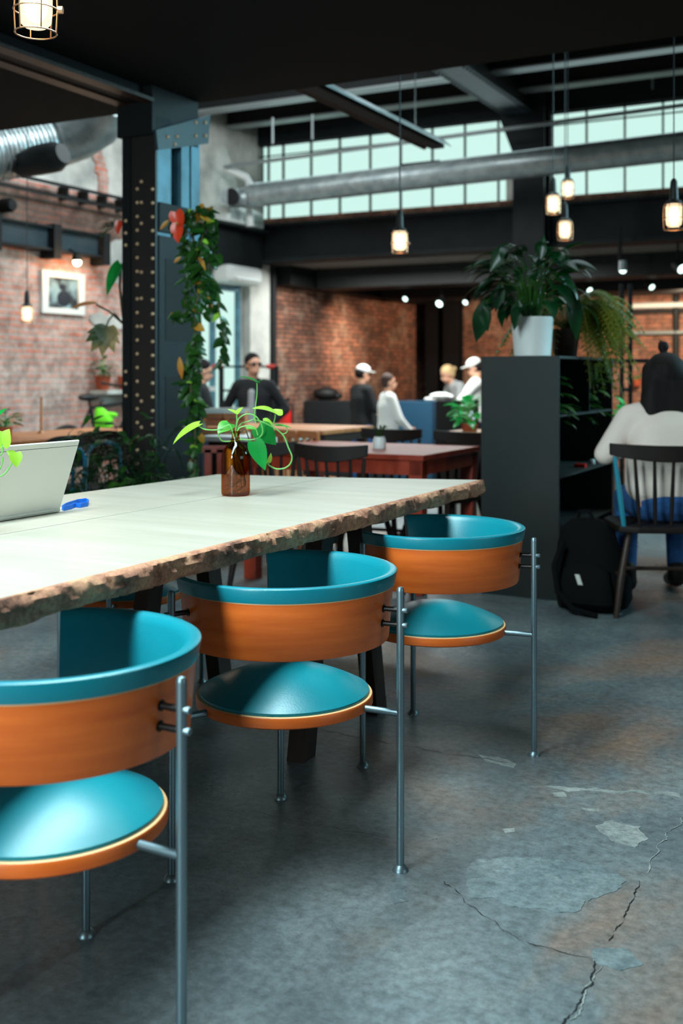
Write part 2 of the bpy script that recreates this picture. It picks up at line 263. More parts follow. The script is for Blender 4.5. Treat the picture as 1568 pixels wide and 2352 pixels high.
# ---------------------------------------------------------------- mesh helpers
def frame_of(d):
    d = d.normalized(); h = Vector((0, 0, 1)) if abs(d.z) < 0.95 else Vector((1, 0, 0))
    x = h.cross(d).normalized(); return x, d.cross(x)
class MB:
    def __init__(s): s.v = []; s.f = []; s.sm = []
    def add(s, vs, fs, smooth=False):
        k = len(s.v); s.v += [Vector(q) for q in vs]; s.f += [tuple(i + k for i in f) for f in fs]; s.sm += [smooth] * len(fs); return s
    def box(s, x0, x1, y0, y1, z0, z1):
        return s.add([(x, y, z) for z in (z0, z1) for (x, y) in ((x0, y0), (x1, y0), (x1, y1), (x0, y1))],
                     [(3, 2, 1, 0), (4, 5, 6, 7), (0, 1, 5, 4), (1, 2, 6, 5), (2, 3, 7, 6), (3, 0, 4, 7)])
    def obox(s, c, ax, ay, az):                       # box from centre and three half vectors
        c, ax, ay, az = map(Vector, (c, ax, ay, az))
        return s.add([c + ax * i + ay * j + az * k for k in (-1, 1) for (i, j) in ((-1, -1), (1, -1), (1, 1), (-1, 1))],
                     [(3, 2, 1, 0), (4, 5, 6, 7), (0, 1, 5, 4), (1, 2, 6, 5), (2, 3, 7, 6), (3, 0, 4, 7)])
    def bar(s, p, q, w, h, up=(0, 0, 1)):
        p, q = Vector(p), Vector(q); d = q - p; x = d.cross(Vector(up))
        x = x.normalized() if x.length > 1e-6 else Vector((1, 0, 0)); y = x.cross(d).normalized()
        return s.obox((p + q) / 2, x * w / 2, d / 2, y * h / 2)
    def tube(s, pts, r, seg=10, caps=True, closed=False):
        pts = [Vector(p) for p in pts]; n = len(pts); rs = r if isinstance(r, (list, tuple)) else [r] * n
        vs, fs = [], []; x = None
        for i, p in enumerate(pts):
            if closed: d = pts[(i + 1) % n] - pts[i - 1]
            else: d = pts[min(i + 1, n - 1)] - pts[max(i - 1, 0)]
            d = d.normalized() if d.length > 1e-9 else Vector((0, 0, 1))
            if x is None: x, y = frame_of(d)
            else:
                x = x - d * x.dot(d); x = x.normalized() if x.length > 1e-6 else frame_of(d)[0]; y = d.cross(x)
            vs += [p + (x * math.cos(2 * PI * k / seg) + y * math.sin(2 * PI * k / seg)) * rs[i] for k in range(seg)]
        for i in range(n if closed else n - 1):
            j = (i + 1) % n
            fs += [(i * seg + k, i * seg + (k + 1) % seg, j * seg + (k + 1) % seg, j * seg + k) for k in range(seg)]
        s.add(vs, fs, True)
        if caps and not closed:
            s.add(vs[:seg], [tuple(reversed(range(seg)))]); s.add(vs[-seg:], [tuple(range(seg))])
        return s
    def lathe(s, prof, seg=28, c=(0, 0, 0), axis=None, smooth=True):
        c = Vector(c)
        if axis is None: x, y, z = Vector((1, 0, 0)), Vector((0, 1, 0)), Vector((0, 0, 1))
        else: z = Vector(axis).normalized(); x, y = frame_of(z)
        vs, fs = [], []
        for (r, h) in prof: vs += [c + (x * math.cos(2 * PI * k / seg) + y * math.sin(2 * PI * k / seg)) * max(r, 1e-5) + z * h for k in range(seg)]
        for i in range(len(prof) - 1): fs += [(i * seg + k, i * seg + (k + 1) % seg, (i + 1) * seg + (k + 1) % seg, (i + 1) * seg + k) for k in range(seg)]
        return s.add(vs, fs, smooth)
    def prism(s, poly, z0, z1):
        n = len(poly); vs = [(p[0], p[1], z0) for p in poly] + [(p[0], p[1], z1) for p in poly]
        return s.add(vs, [tuple(reversed(range(n))), tuple(range(n, 2 * n))] + [(i, (i + 1) % n, n + (i + 1) % n, n + i) for i in range(n)])
    def ball(s, c, r, seg=16, rings=10, sc=(1, 1, 1), rot=None):
        c = Vector(c); vs, fs = [], []
        for i in range(rings + 1):
            t = PI * i / rings
            for k in range(seg):
                q = Vector((math.sin(t) * math.cos(2 * PI * k / seg) * r * sc[0], math.sin(t) * math.sin(2 * PI * k / seg) * r * sc[1], -math.cos(t) * r * sc[2]))
                vs.append(c + (rot @ q if rot else q))
        for i in range(rings): fs += [(i * seg + k, i * seg + (k + 1) % seg, (i + 1) * seg + (k + 1) % seg, (i + 1) * seg + k) for k in range(seg)]
        return s.add(vs, fs, True)
    def grid(s, rows, smooth=True, wrap=False):
        n = len(rows[0]); vs = [q for r in rows for q in r]; fs = []
        for i in range(len(rows) - 1):
            for k in range(n if wrap else n - 1): fs.append((i * n + k, i * n + (k + 1) % n, (i + 1) * n + (k + 1) % n, (i + 1) * n + k))
        return s.add(vs, fs, smooth)
    def leaf(s, base, d, up, L, W, curl=0.4, fold=0.25, kind='heart', n=7):
        base, d, up = Vector(base), Vector(d).normalized(), Vector(up)
        side = d.cross(up); side = side.normalized() if side.length > 1e-4 else frame_of(d)[0]; nrm = side.cross(d).normalized()
        rows = []
        for i in range(n + 1):
            t = i / n
            if kind == 'heart': wd = W * 0.5 * (math.sin(PI * min(1, (t * 0.93 + 0.07)) ** 0.62) ** 0.9); off = -0.10 * (1 - t) ** 3
            elif kind == 'lance': wd = W * 0.5 * math.sin(PI * (0.03 + 0.97 * t) ** 0.85) ** 1.1; off = 0
            else: wd = W * 0.5 * math.sin(PI * (0.04 + 0.96 * t)) ** 0.6; off = 0
            ang = curl * t
            fx = L * (math.sin(ang) / curl if abs(curl) > 1e-3 else t); fz = -L * ((1 - math.cos(ang)) / curl if abs(curl) > 1e-3 else 0)
            row = []
            for k in (-1, -0.55, 0, 0.55, 1):
                back = off * L * abs(k) ** 1.5
                row.append(base + d * (fx + back) + nrm * (fz + abs(k) * wd * fold) + side * (wd * k))
            rows.append(row)
        return s.grid(rows)
    def mesh(s, name):
        me = bpy.data.meshes.new(name); me.from_pydata([tuple(q) for q in s.v], [], s.f); me.polygons.foreach_set('use_smooth', s.sm)
        me.validate(); me.update(); return me
WM = {}
def wmat(o): return WM.get(o.name, Matrix.Identity(4)) if o else Matrix.Identity(4)
def obj(name, mb, m, parent=None, world=False, bevel=0.0, loc=None, rot=None, sub=0, merge=True):
    me = mb.mesh(name)
    if merge:
        bm = bmesh.new(); bm.from_mesh(me); bmesh.ops.remove_doubles(bm, verts=bm.verts, dist=1e-5)
        bmesh.ops.recalc_face_normals(bm, faces=bm.faces); bm.to_mesh(me); bm.free()
    if any(s_ for s_ in mb.sm): me.set_sharp_from_angle(angle=math.radians(38))
    if world and parent: me.transform(wmat(parent).inverted())
    me.materials.append(m)
    o = bpy.data.objects.new(name, me); COL.objects.link(o)
    if parent: o.parent = parent; WM[o.name] = wmat(parent)
    if loc is not None: o.location = loc
    if rot is not None: o.rotation_euler = (0, 0, rot)
    if not parent: WM[o.name] = Matrix.Translation(o.location) @ Matrix.Rotation(o.rotation_euler.z, 4, 'Z')
    if bevel:
        b = o.modifiers.new('bevel', 'BEVEL'); b.width = bevel; b.segments = 2; b.limit_method = 'ANGLE'
    if sub: q = o.modifiers.new('sub', 'SUBSURF'); q.levels = sub; q.render_levels = sub
    return o
def tag(o, label, cat, group=None, kind=None):
    o['label'] = label; o['category'] = cat
    if group: o['group'] = group
    if kind: o['kind'] = kind
    return o
def thing(name, label, cat, loc=(0, 0, 0), rot=0.0, group=None):
    o = bpy.data.objects.new(name, None); COL.objects.link(o); o.empty_display_size = 0.1
    o.location = loc; o.rotation_euler = (0, 0, rot); WM[o.name] = Matrix.Translation(Vector(loc)) @ Matrix.Rotation(rot, 4, 'Z')
    return tag(o, label, cat, group)
def struct(name, mb, m, label=None):
    o = obj(name, mb, m, rot=YAW); o['kind'] = 'structure'
    o['label'] = label or name.replace('_', ' '); o['category'] = name.split('_')[0].split('.')[0]
    return o
def dup(root, loc, rot, label, group=None):
    r = root.copy(); COL.objects.link(r); r.location = loc; r.rotation_euler = (0, 0, rot); r['label'] = label
    if group: r['group'] = group
    WM[r.name] = Matrix.Translation(Vector(loc)) @ Matrix.Rotation(rot, 4, 'Z')
    for ch in list(root.children):
        c = ch.copy(); COL.objects.link(c); c.parent = r
        for g in list(ch.children):
            d = g.copy(); COL.objects.link(d); d.parent = c
    return r
# ---------------------------------------------------------------- the building (building axes: a across, b into depth)
AL, BC, BE, BK = -7.264, 11.61, 5.45, 16.92            # left wall, high-window wall, edge of the near ceiling, far wall
LOW = -0.35                                            # the far bar area lies one step lower
ZS = 2.78                                              # underside of the near ceiling
struct('floor', MB().box(AL, 5, -4, 9.3, -0.12, 0), M['floor'], 'worn grey concrete floor with patches and cracks')
struct('floor_lower', MB().box(AL, 5, 9.3, BK, LOW - 0.1, LOW), M['floor'], 'lower concrete floor of the far bar area')
struct('trim_1', MB().box(-7.2, 5, 9.26, 9.3, LOW, 0.0), M['steel_dark'], 'step edge between the two floor levels')
struct('ceiling', MB().box(AL, 5, -4, BE, ZS, 4.4), M['soffit'], 'dark soffit of the gallery over the near tables')
struct('ceiling_hall', MB().box(AL, 5, BE, BC + 0.2, 4.36, 4.45), M['roof'], 'dark roof deck over the open hall')
struct('ceiling_rear', MB().box(AL, 5, BC + 0.15, BK, 2.52, 2.62), M['rear_ceiling'], 'low dark ceiling of the rear bar area')
D0, D1, DZ = 9.75, on_a(553, 700, AL).dot(U), on_a(505, 652, AL).z
T = 0.06
struct('wall_left', MB().box(AL - T, AL, -4, D0, LOW, 2.93), M['brick_left'], 'whitewashed brick wall on the left')
struct('wall_left_upper', MB().box(AL - T, AL, -4, BC + 0.1, 2.93, 4.4).box(AL - T, AL, D0, 11.74, DZ, 2.93).box(AL - T, AL, D1, 11.74, LOW, DZ), M['plaster'], 'grey plaster above the left brick wall')
struct('wall_left_rear', MB().box(AL - T, AL, 11.74, BK + T, LOW, 2.62), M['brick_side'], 'red brick side wall lit by a warm spot')
struct('wall_rear', MB().box(AL - T, 5, BK, BK + T, LOW, 2.62), M['brick_back'], 'red brick wall at the far end')
struct('wall_right', MB().box(5, 5.2, -4, BK, LOW, 4.4), M['soffit'], 'dark wall on the right')
struct('wall_front', MB().box(AL, 5, -4.2, -4, 0, 4.4), M['soffit'], 'dark wall behind the camera')
struct('trim_2', MB().box(AL, AL + 0.1, D1 + 0.06, 11.74, LOW, 2.5), M['plaster_white'], 'pale plastered pier beside the glazed door')
# high windows
zb, zt = 3.06, 4.0
ax = lambda px: on_b(px, 430, BC).dot(V)
struct('wall_window', MB().box(AL, 5, BC, BC + 0.15, zt, 4.4).box(ax(1190), ax(1246), BC, BC + 0.15, zb, zt).box(AL, ax(588), BC, BC + 0.15, zb, zt), M['steel_dark'], 'dark wall strips around the high windows')
struct('trim_3', MB().box(AL + 0.05, 5, BC - 0.05, BC + 0.15, 2.985, zb), M['brick_back'], 'brick sill course under the high windows')
struct('trim_4', MB().box(AL, 5, BC - 0.16, BC + 0.2, 2.95, 2.985).box(AL, 5, BC - 0.02, BC + 0.06, 2.55, 2.95).box(AL, 5, BC - 0.16, BC + 0.2, 2.51, 2.55), M['steel_dark'], 'deep dark girder under the high windows')
def high_window(name, a0, a1, bars, label):
    m = MB(); t = 0.010
    for x in [a0, a1] + bars: m.box(x - t / 2 - 0.003, x + t / 2 + 0.003, BC + 0.03, BC + 0.07, zb, zt)
    for z in (zb + 0.012, zb + 0.46, zt - 0.14, zt - 0.012): m.box(a0, a1, BC + 0.032, BC + 0.068, z - t / 2, z + t / 2)
    f = struct(name, m, M['steel_dark'], label)
    obj('pane', MB().box(a0, a1, BC + 0.047, BC + 0.051, zb, zt), M['pane'], f)
high_window('window_1', ax(588), ax(1190), [ax(p) for p in (612, 646, 710, 776, 846, 916, 989, 1064, 1141)], 'left run of bright high windows with steel bars')
high_window('window_2', ax(1246), ax(1246) + 3.1, [ax(p) for p in (1263, 1344, 1432, 1520, 1612)], 'right run of bright high windows with steel bars')
struct('trim_5', MB().box(ax(1163), ax(1264), BC - 0.02, BC + 0.028, zb, zb + 0.40), M['plaster_white'], 'pale pier behind the hall column below the duct')
# glazed door in the left wall
m = MB()
dm = on_a(492, 800, AL).dot(U)
for b in (D0 + 0.03, dm, D1 - 0.03): m.box(AL - 0.06, AL + 0.005, b - 0.022, b + 0.022, LOW, DZ)
for z in (DZ - 0.04, LOW + 0.05): m.box(AL - 0.06, AL + 0.005, D0, D1, z - 0.03, z + 0.03)
f = struct('door_1', m, M['steel_blue'], 'bright glazed door with blue grey frame')
obj('pane', MB().box(AL - 0.032, AL - 0.028, D0, D1, LOW, DZ), M['pane'], f)
# dark lintel beam and drain pipe on the left wall
def bthing(name, label, cat, a, b, z, group=None): return thing(name, label, cat, B(a, b, z), YAW, group)
def tagm(o, label, cat, group=None): return tag(o, label, cat, group)
def bobj(name, mb, m, label, cat, group=None, **k):     # a one-mesh thing modelled in building axes
    return tag(obj(name, mb, m, rot=YAW, **k), label, cat, group)
bobj('lintel_beam', MB().box(AL, AL + 0.18, 10.3, BC - 0.17, 2.42, 2.86).box(AL, AL + 0.3, 10.3, BC - 0.17, 2.86, 2.89), M['steel_dark'], 'dark lintel beam over the glazed door', 'beam')
pb = on_a(616, 760, AL).dot(U)
bobj('drain_pipe', MB().tube([(AL + 0.06, pb, LOW), (AL + 0.06, pb, 2.5)], 0.055), M['steel_black'], 'black upright pipe beside the pale pier', 'pipe')
# steel stanchions in the far corner
for k, (px0, px1, lab) in enumerate([(977, 1006, 'black steel post in the far corner, left of the pair'), (1018, 1052, 'black steel post in the far corner, right of the pair')]):
    a0, a1 = on_b(px0, 800, BK - 0.5).dot(V), on_b(px1, 800, BK - 0.5).dot(V)
    bobj('steel_post', MB().box(a0, a1, BK - 0.52, BK - 0.5, LOW, 2.5).box(a0, a1, BK - 0.3, BK - 0.28, LOW, 2.5).box((a0 + a1) / 2 - 0.01, (a0 + a1) / 2 + 0.01, BK - 0.5, BK - 0.3, LOW, 2.5), M['steel_black'], lab, 'post', 'black posts in the far corner')
a0 = on_b(985, 880, BK - 0.15).dot(V); a1 = on_b(1052, 880, BK - 0.15).dot(V)
bobj('dark_cupboard', MB().box(a0, a1, BK - 0.25, BK - 0.01, LOW, 2.45), M['steel_black'], 'black cupboard filling the far corner', 'cupboard')

# roof steel of the hall
for k, (b, z, lab) in enumerate([(10.1, 4.08, 'nearer roof purlin with bright lower edge'), (10.95, 4.10, 'farther roof purlin with bright lower edge')]):
    r = thing('roof_purlin', lab, 'beam', B(0, b, z), YAW, 'roof purlins')
    obj('web', MB().box(AL, 5, -0.02, 0.02, 0.0, 0.26), M['roof'], r)
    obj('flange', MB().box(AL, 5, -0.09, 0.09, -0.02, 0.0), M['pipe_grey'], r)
    obj('deck_strip', MB().box(AL, 5, 0.0, 0.34, 0.12, 0.14), M['roof'], r)
# riveted girder running into the hall column
q0, q1, q2 = on_z(985, 155, 3.92), on_z(1170, 275, 3.92), on_z(1240, 268, 3.92)
ga0, ga1 = q1.dot(V), q2.dot(V); gb1 = 11.35
r = bthing('riveted_girder', 'blue grey riveted steel girder under the roof', 'beam', 0, 0, 3.92)
obj('bottom_flange', MB().box(ga0, ga1, BE + 0.02, gb1, 0, 0.02), M['steel_teal'], r)
obj('web', MB().box(ga0 + 0.05, ga0 + 0.07, BE + 0.02, gb1, 0.02, 0.44).box(ga1 - 0.07, ga1 - 0.05, BE + 0.02, gb1, 0.02, 0.44), M['steel_dark'], r)
rv = MB().ball((0, 0, 0), 0.012, 8, 6, (1, 1, 0.9)); rvm = None
for side, x in ((0, ga0 + 0.03), (1, ga1 - 0.03)):
    for k in range(40):
        if rvm is None: o = obj('rivet', rv, M['steel_black'], r); rvm = o.data
        else: o = bpy.data.objects.new('rivet', rvm); COL.objects.link(o); o.parent = r
        o.location = (x, 8.0 + k * 0.083, -0.006)
# dark hall column below it
c0, c1 = on_b(1184, 370, 11.3).dot(V), on_b(1256, 370, 11.3).dot(V)
r = bthing('hall_column', 'dark steel column between the two runs of high windows', 'column', 0, 0, LOW)
obj('shaft', MB().box(c0, c1, 11.2, 11.22, 0, 4.36 - LOW).box(c0, c1, 11.4, 11.42, 0, 4.36 - LOW).box((c0 + c1) / 2 - 0.02, (c0 + c1) / 2 + 0.02, 11.22, 11.4, 0, 4.36 - LOW), M['steel_dark'], r)
obj('knee_bracket', MB().add([(c0, 11.2, 3.92 - LOW), (c0 - 0.16, 11.2, 3.92 - LOW), (c0, 11.2, 3.5 - LOW), (c0, 11.24, 3.92 - LOW), (c0 - 0.16, 11.24, 3.92 - LOW), (c0, 11.24, 3.5 - LOW)], [(0, 1, 2), (5, 4, 3), (0, 3, 4, 1), (1, 4, 5, 2), (2, 5, 3, 0)]), M['steel_dark'], r)
# hanging lighting trough
q0, q1, q2 = on_z(662, 203, 3.12), on_z(975, 345, 3.12), on_z(1035, 338, 3.12)
ta0, ta1 = q1.dot(V), q2.dot(V); tb0, tb1 = BE + 0.9, q1.dot(U)
r = bthing('lighting_trough', 'long metal lighting trough hung on chains under the roof', 'lamp', 0, 0, 3.12)
am = (ta0 + ta1) / 2
obj('housing', MB().box(am - 0.06, am + 0.06, tb0, tb1, 0.0, 0.07), M['steel_black'], r)
obj('reflector', MB().add([(ta0, tb0, 0), (am - 0.06, tb0, 0.06), (am - 0.06, tb1, 0.06), (ta0, tb1, 0), (ta0, tb0, 0.012), (am - 0.06, tb0, 0.072), (am - 0.06, tb1, 0.072), (ta0, tb1, 0.012)], [(0, 1, 2, 3), (7, 6, 5, 4), (0, 4, 5, 1), (1, 5, 6, 2), (2, 6, 7, 3), (3, 7, 4, 0)]), M['wood_dark'], r)
obj('reflector', MB().add([(ta1, tb0, 0), (am + 0.06, tb0, 0.06), (am + 0.06, tb1, 0.06), (ta1, tb1, 0), (ta1, tb0, 0.012), (am + 0.06, tb0, 0.072), (am + 0.06, tb1, 0.072), (ta1, tb1, 0.012)], [(3, 2, 1, 0), (4, 5, 6, 7), (1, 5, 4, 0), (2, 6, 5, 1), (3, 7, 6, 2), (0, 4, 7, 3)]), M['galv'], r)
for a, b in ((am, tb0 + 0.5), (am, tb1 - 0.5)):
    m = MB()
    for k in range(30):
        z = 0.07 + k * 0.04
        m.tube([(a, b, z), (a + (0.006 if k % 2 else 0), b + (0 if k % 2 else 0.006), z + 0.02), (a, b, z + 0.04)], 0.005, 5)
    obj('chain', m, M['galv'], r)
# spiral duct in front of the windows
d0, d1 = at(598, 447, 12.55), at(1640, 327, 10.0)
r = thing('spiral_duct', 'long round galvanised duct across the high windows', 'duct', d0, 0)
pts = [d0 + (d1 - d0) * t / 40 for t in range(41)]
m = MB().tube(pts, 0.136, 28)
for t in range(1, 200): 
    c = d0 + (d1 - d0) * (t / 200); m.lathe([(0.136, -0.006), (0.1385, 0), (0.136, 0.006)], 24, c, d1 - d0)
obj('tube', m, M['galv'], r, world=True)
e0 = at(536, 459, 12.6)
e1 = e0 + Vector((-0.02, -0.22, 0))
obj('reducer', MB().tube([d0, d0 + (e0 - d0) * 0.35, d0 + (e0 - d0) * 0.55, d0 + (e0 - d0) * 0.85 + Vector((0, -0.04, 0)), e0 + Vector((-.01, -.12, 0)), e1], [0.142, 0.142, 0.115, 0.108, 0.105, 0.105], 24), M['galv'], r, world=True)
obj('dark_mouth', MB().lathe([(0.0, 0.004), (0.085, 0.004), (0.104, 0), (0.106, -0.03)], 24, e1, Vector((-0.25, -1, 0))), M['steel_black'], r, world=True)  # black disc closes the mouth, shade of the inside as colour
g0, g1 = at(920, 392, 11.7), at(1008, 383, 11.5)
obj('grille', MB().bar(g0 + Vector((0, -0.13, 0)), g1 + Vector((0, -0.13, 0)), 0.04, 0.09), M['steel_black'], r, world=True)
m = MB()
# conduits
p0, p1 = at(515, 383, 12.7), at(1640, 232, 10.4)
bp_ = thing('conduit_pipe', 'thin grey conduit running across the tops of the high windows', 'pipe', p0)
obj('pipe', MB().tube([p0, p1], 0.022, 12), M['pipe_grey'], bp_, world=True)
bp_ = thing('conduit_elbow', 'pale bent conduit below the thin pipe at the left window corner', 'pipe', at(508, 385, 12.6))
obj('pipe', MB().tube([at(514, 385, 12.75), at(565, 408, 12.8), at(572, 420, 12.8), at(574, 520, 12.8)], 0.045, 12), M['white_paint'], bp_, world=True)
for k, (px, y0, y1, lab) in enumerate([(626, 290, 330, 'thin hanger rod left of the bright roof strip'), (717, 283, 320, 'thin hanger rod above the third window bar'), (1498, 170, 205, 'thin hanger rod at the upper right above the windows')]):
    m = MB().tube([at(px, y0 - 20, 11.3), at(px, y1, 11.3)], 0.012, 6)
    tag(obj('hanger_rod', m, M['pipe_grey']), lab, 'rod', 'hanger rods')
# bent galvanised duct upper left
q = at(60, 330, 8.4)
r = thing('bent_duct', 'large bent galvanised duct below the ceiling at left', 'duct', q)
pa = [at(-160, 372, 8.2), at(40, 338, 8.8), at(120, 326, 9.0), at(180, 308, 9.0), at(222, 284, 8.9), at(252, 236, 8.8)]
obj('pipe', MB().tube(pa, [0.23, 0.23, 0.22, 0.21, 0.2, 0.19], 24), M['galv'], r, world=True)
m = MB()
for t in range(9):
    c = pa[0] + (pa[2] - pa[0]) * (0.35 + t * 0.075); m.lathe([(0.23, -0.01), (0.24, 0), (0.23, 0.01)], 24, c, pa[2] - pa[0])
obj('seam_ring', m, M['galv'], r, world=True)
q = at(100, 372, 8.5)
tag(obj('duct_branch', MB().tube([q - V * 0.26 - U * 0.1, q - V * 0.24, q - V * 0.05 + Vector((0, 0, 0.02)), q + V * 0.12 + Vector((0, 0, 0.03)), q + V * 0.2 + Vector((0, 0, 0.05))], [0.06, 0.10, 0.12, 0.12, 0.08], 20), M['steel_dark']), 'dark stub of duct hanging below the bent duct', 'duct')

# the riveted column
ca1, ca0, cb0, cb1 = -3.812, -4.044, 5.002, 5.44
r = bthing('riveted_column', 'built-up black steel column with bright rivets and blue lit side', 'column', 0, 0, 0)
obj('face_plate', MB().box(ca0 + 0.045, ca1 - 0.0, cb0, cb0 + 0.018, 0, 2.62), M['column_face'], r)
obj('corner_angle', MB().box(ca0, ca0 + 0.06, cb0 - 0.01, cb0 + 0.0, 0, 2.62).box(ca0, ca0 + 0.012, cb0, cb0 + 0.14, 0, 2.62), M['steel_black'], r)
obj('channel', MB().box(ca0 + 0.02, ca1, cb0 + 0.018, cb0 + 0.15, 0, 2.62), M['steel_blue'], r, bevel=0.004)
obj('channel', MB().box(ca0 + 0.02, ca1, cb0 + 0.25, cb0 + 0.33, 0, 2.62).box(ca0 + 0.02, ca1, cb0 + 0.35, cb1, 0, 2.62), M['steel_blue'], r, bevel=0.004)
obj('core', MB().box(ca0 + 0.03, ca1 - 0.07, cb0 + 0.15, cb1 - 0.01, 0, 2.62), M['steel_black'], r)
obj('shade_cover', MB().box(ca1, ca1 + 0.012, cb0 + 0.02, cb1, 0, 1.93), M['steel_dark'], r, bevel=0.003)  # dark sheet added where the side light stops, shade as its colour
for z0, z1 in ((1.33, 1.80), (0.82, 1.12), (0.30, 0.66)):
    obj('inset_panel', MB().box(ca1 + 0.012, ca1 + 0.015, cb0 + 0.075, cb1 - 0.09, z0, z1), M['steel_black'], r)
obj('gusset', MB().box(ca1, ca1 + 0.014, cb0 + 0.02, cb0 + 0.3, 1.95, 2.12), M['steel_black'], r, bevel=0.003)
obj('cap_bracket', MB().add([(ca1 + d, cb0 - 0.02, 2.52) for d in (0, 0.02)] + [(ca1 + d, cb0 + 0.0, 2.41) for d in (0, 0.02)] + [(ca1 + d, cb1 + 0.06, 2.54) for d in (0, 0.02)] + [(ca1 + d, cb1 + 0.08, 2.72) for d in (0, 0.02)],
    [(0, 2, 4, 6), (7, 5, 3, 1), (0, 1, 3, 2), (2, 3, 5, 4), (4, 5, 7, 6), (6, 7, 1, 0)]), M['steel_teal'], r)
obj('cap_plate', MB().box(ca0 - 0.02, ca1, cb0 - 0.03, cb1 - 0.02, 2.5, ZS - 0.003), M['steel_black'], r)
rv = MB().ball((0, 0, 0), 0.0112, 10, 8, (1, 0.9, 1)); rvm = None
def rivet(a, b, z, mb_='chrome'):
    global rvm
    if rvm is None: o = obj('rivet', rv, M['rivet'], r); rvm = o.data
    else: o = bpy.data.objects.new('rivet', rvm); COL.objects.link(o); o.parent = r
    o.location = (a, b, z)
for k in range(24):
    z = 2.2 - k * 0.079; rivet(ca0 + 0.105, cb0 - 0.004, z); rivet(ca1 - 0.018, cb0 - 0.004, z - 0.01)
for z in (2.02, 1.95, 1.88, 1.15, 1.08, 1.01): rivet(ca0 + 0.03, cb0 - 0.014, z)
for z in (2.24, 2.12, 2.0, 1.72, 1.57, 1.41, 0.98, 0.83): rivet(ca0 + 0.135, cb0 - 0.004, z)  # extra rivets standing in for orange dots of light
for b, z in ((cb0 + 0.08, 2.5), (cb0 + 0.17, 2.52), (cb0 + 0.15, 2.47), (cb1 - 0.08, 2.64), (cb1 + .02, 2.66), (cb1 - 0.08, 2.56), (cb1 + .02, 2.58)): rivet(ca1 + 0.024, b, z)
# soffit beam from the column towards the camera
bm_a = (ca0 + ca1) / 2
r = bthing('soffit_beam', 'dark steel beam under the gallery running to the riveted column', 'beam', 0, 0, 0)
obj('flange', MB().box(bm_a - 0.13, bm_a - 0.05, 0.5, cb0 - 0.03, ZS - 0.10, ZS - 0.08), M['wood_dark'], r)  # brown puts the lamp's warm light on the steel edges into colour
obj('flange', MB().box(bm_a + 0.05, bm_a + 0.13, 0.5, cb0 - 0.03, ZS - 0.10, ZS - 0.08), M['wood_dark'], r)
obj('web', MB().box(bm_a - 0.05, bm_a + 0.05, 0.5, cb0 - 0.03, ZS - 0.09, ZS - 0.002), M['steel_black'], r)
# cracks and repairs in the floor
def area2(P): return sum(P[i][0] * P[(i + 1) % len(P)][1] - P[(i + 1) % len(P)][0] * P[i][1] for i in range(len(P)))
def patch(name, poly, m, z, rot_seed, label=None):
    rnd = random.Random(rot_seed); pts = [on_z(x, y, 0) for (x, y) in poly]; out = []
    for i, p in enumerate(pts):
        q = pts[(i + 1) % len(pts)]
        for k in range(14):
            v = p.lerp(q, k / 14); s = min(0.03, (q - p).length * 0.22)
            n1 = noise.noise_vector(Vector((v.x * 14, v.y * 14, rot_seed))) * s + noise.noise_vector(Vector((v.x * 60, v.y * 60, rot_seed))) * s * 0.45
            out.append((v.x + n1.x, v.y + n1.y))
    return obj(name, MB().prism(out[::-1] if area2(out) < 0 else out, 0.0, z), m, FLOOR, world=True)
FLOOR = bpy.data.objects['floor']
patch('repair_patch', [(1072, 2000), (1085, 1980), (1175, 1965), (1300, 1978), (1385, 1990), (1428, 2022), (1415, 2045), (1372, 2070), (1280, 2095), (1200, 2088), (1130, 2062), (1080, 2062), (1075, 2035)], M['patch'], 0.0012, 3)
patch('repair_patch', [(1370, 1900), (1400, 1884), (1475, 1898), (1485, 1925), (1455, 1950), (1400, 1930)], M['patch_white'], 0.0012, 4)
patch('repair_patch', [(1360, 2180), (1440, 2185), (1480, 2215), (1430, 2230), (1370, 2215)], M['patch'], 0.001, 5)
patch('repair_patch', [(1090, 1732), (1150, 1742), (1190, 1755), (1180, 1765), (1120, 1752)], M['patch_white'], 0.001, 6)
patch('repair_patch', [(1235, 1800), (1300, 1806), (1560, 1822), (1560, 1828), (1290, 1812)], M['patch_white'], 0.0008, 7)
patch('repair_patch', [(1155, 1905), (1180, 1902), (1182, 1912), (1160, 1914)], M['patch_white'], 0.001, 8)
patch('repair_patch', [(1270, 1822), (1295, 1820), (1300, 1830), (1275, 1832)], M['patch_white'], 0.001, 9)
patch('repair_patch', [(900, 2040), (935, 2045), (940, 2070), (905, 2075)], M['patch'], 0.001, 10)
patch('repair_patch', [(1335, 1856), (1375, 1858), (1378, 1864), (1340, 1862)], M['patch_white'], 0.001, 12)
def crack(pts, wd, m='crack', seed=1):
    rnd = random.Random(seed); P = [on_z(x, y, 0) for (x, y) in pts]; rows = []
    for i in range(len(P) - 1):
        for k in range(16):
            v = P[i].lerp(P[i + 1], k / 16); d = (P[i + 1] - P[i]).normalized(); s = Vector((-d.y, d.x, 0))
            q = noise.noise(Vector((v.x * 25, v.y * 25, seed))) * 0.012 + rnd.uniform(-0.002, 0.002); v = v + s * q; h = wd * 0.6 * max(0.08, 0.55 + 0.9 * noise.noise(Vector((v.x * 40, v.y * 40, seed + 9))))
            rows.append([v - s * h + Vector((0, 0, .0015)), v + s * h + Vector((0, 0, .0015))])
    return obj('crack', MB().grid(rows, False), M[m], FLOOR, world=True)
crack([(1020, 2025), (1060, 2060), (1110, 2105), (1190, 2160), (1300, 2190), (1372, 2205)], 0.0022, 'crack', 2)
crack([(1470, 2025), (1445, 2080), (1415, 2130), (1400, 2165)], 0.003, 'crack', 3)
crack([(1372, 2210), (1350, 2260), (1325, 2300), (1300, 2345), (1290, 2360)], 0.0042, 'crack', 4)
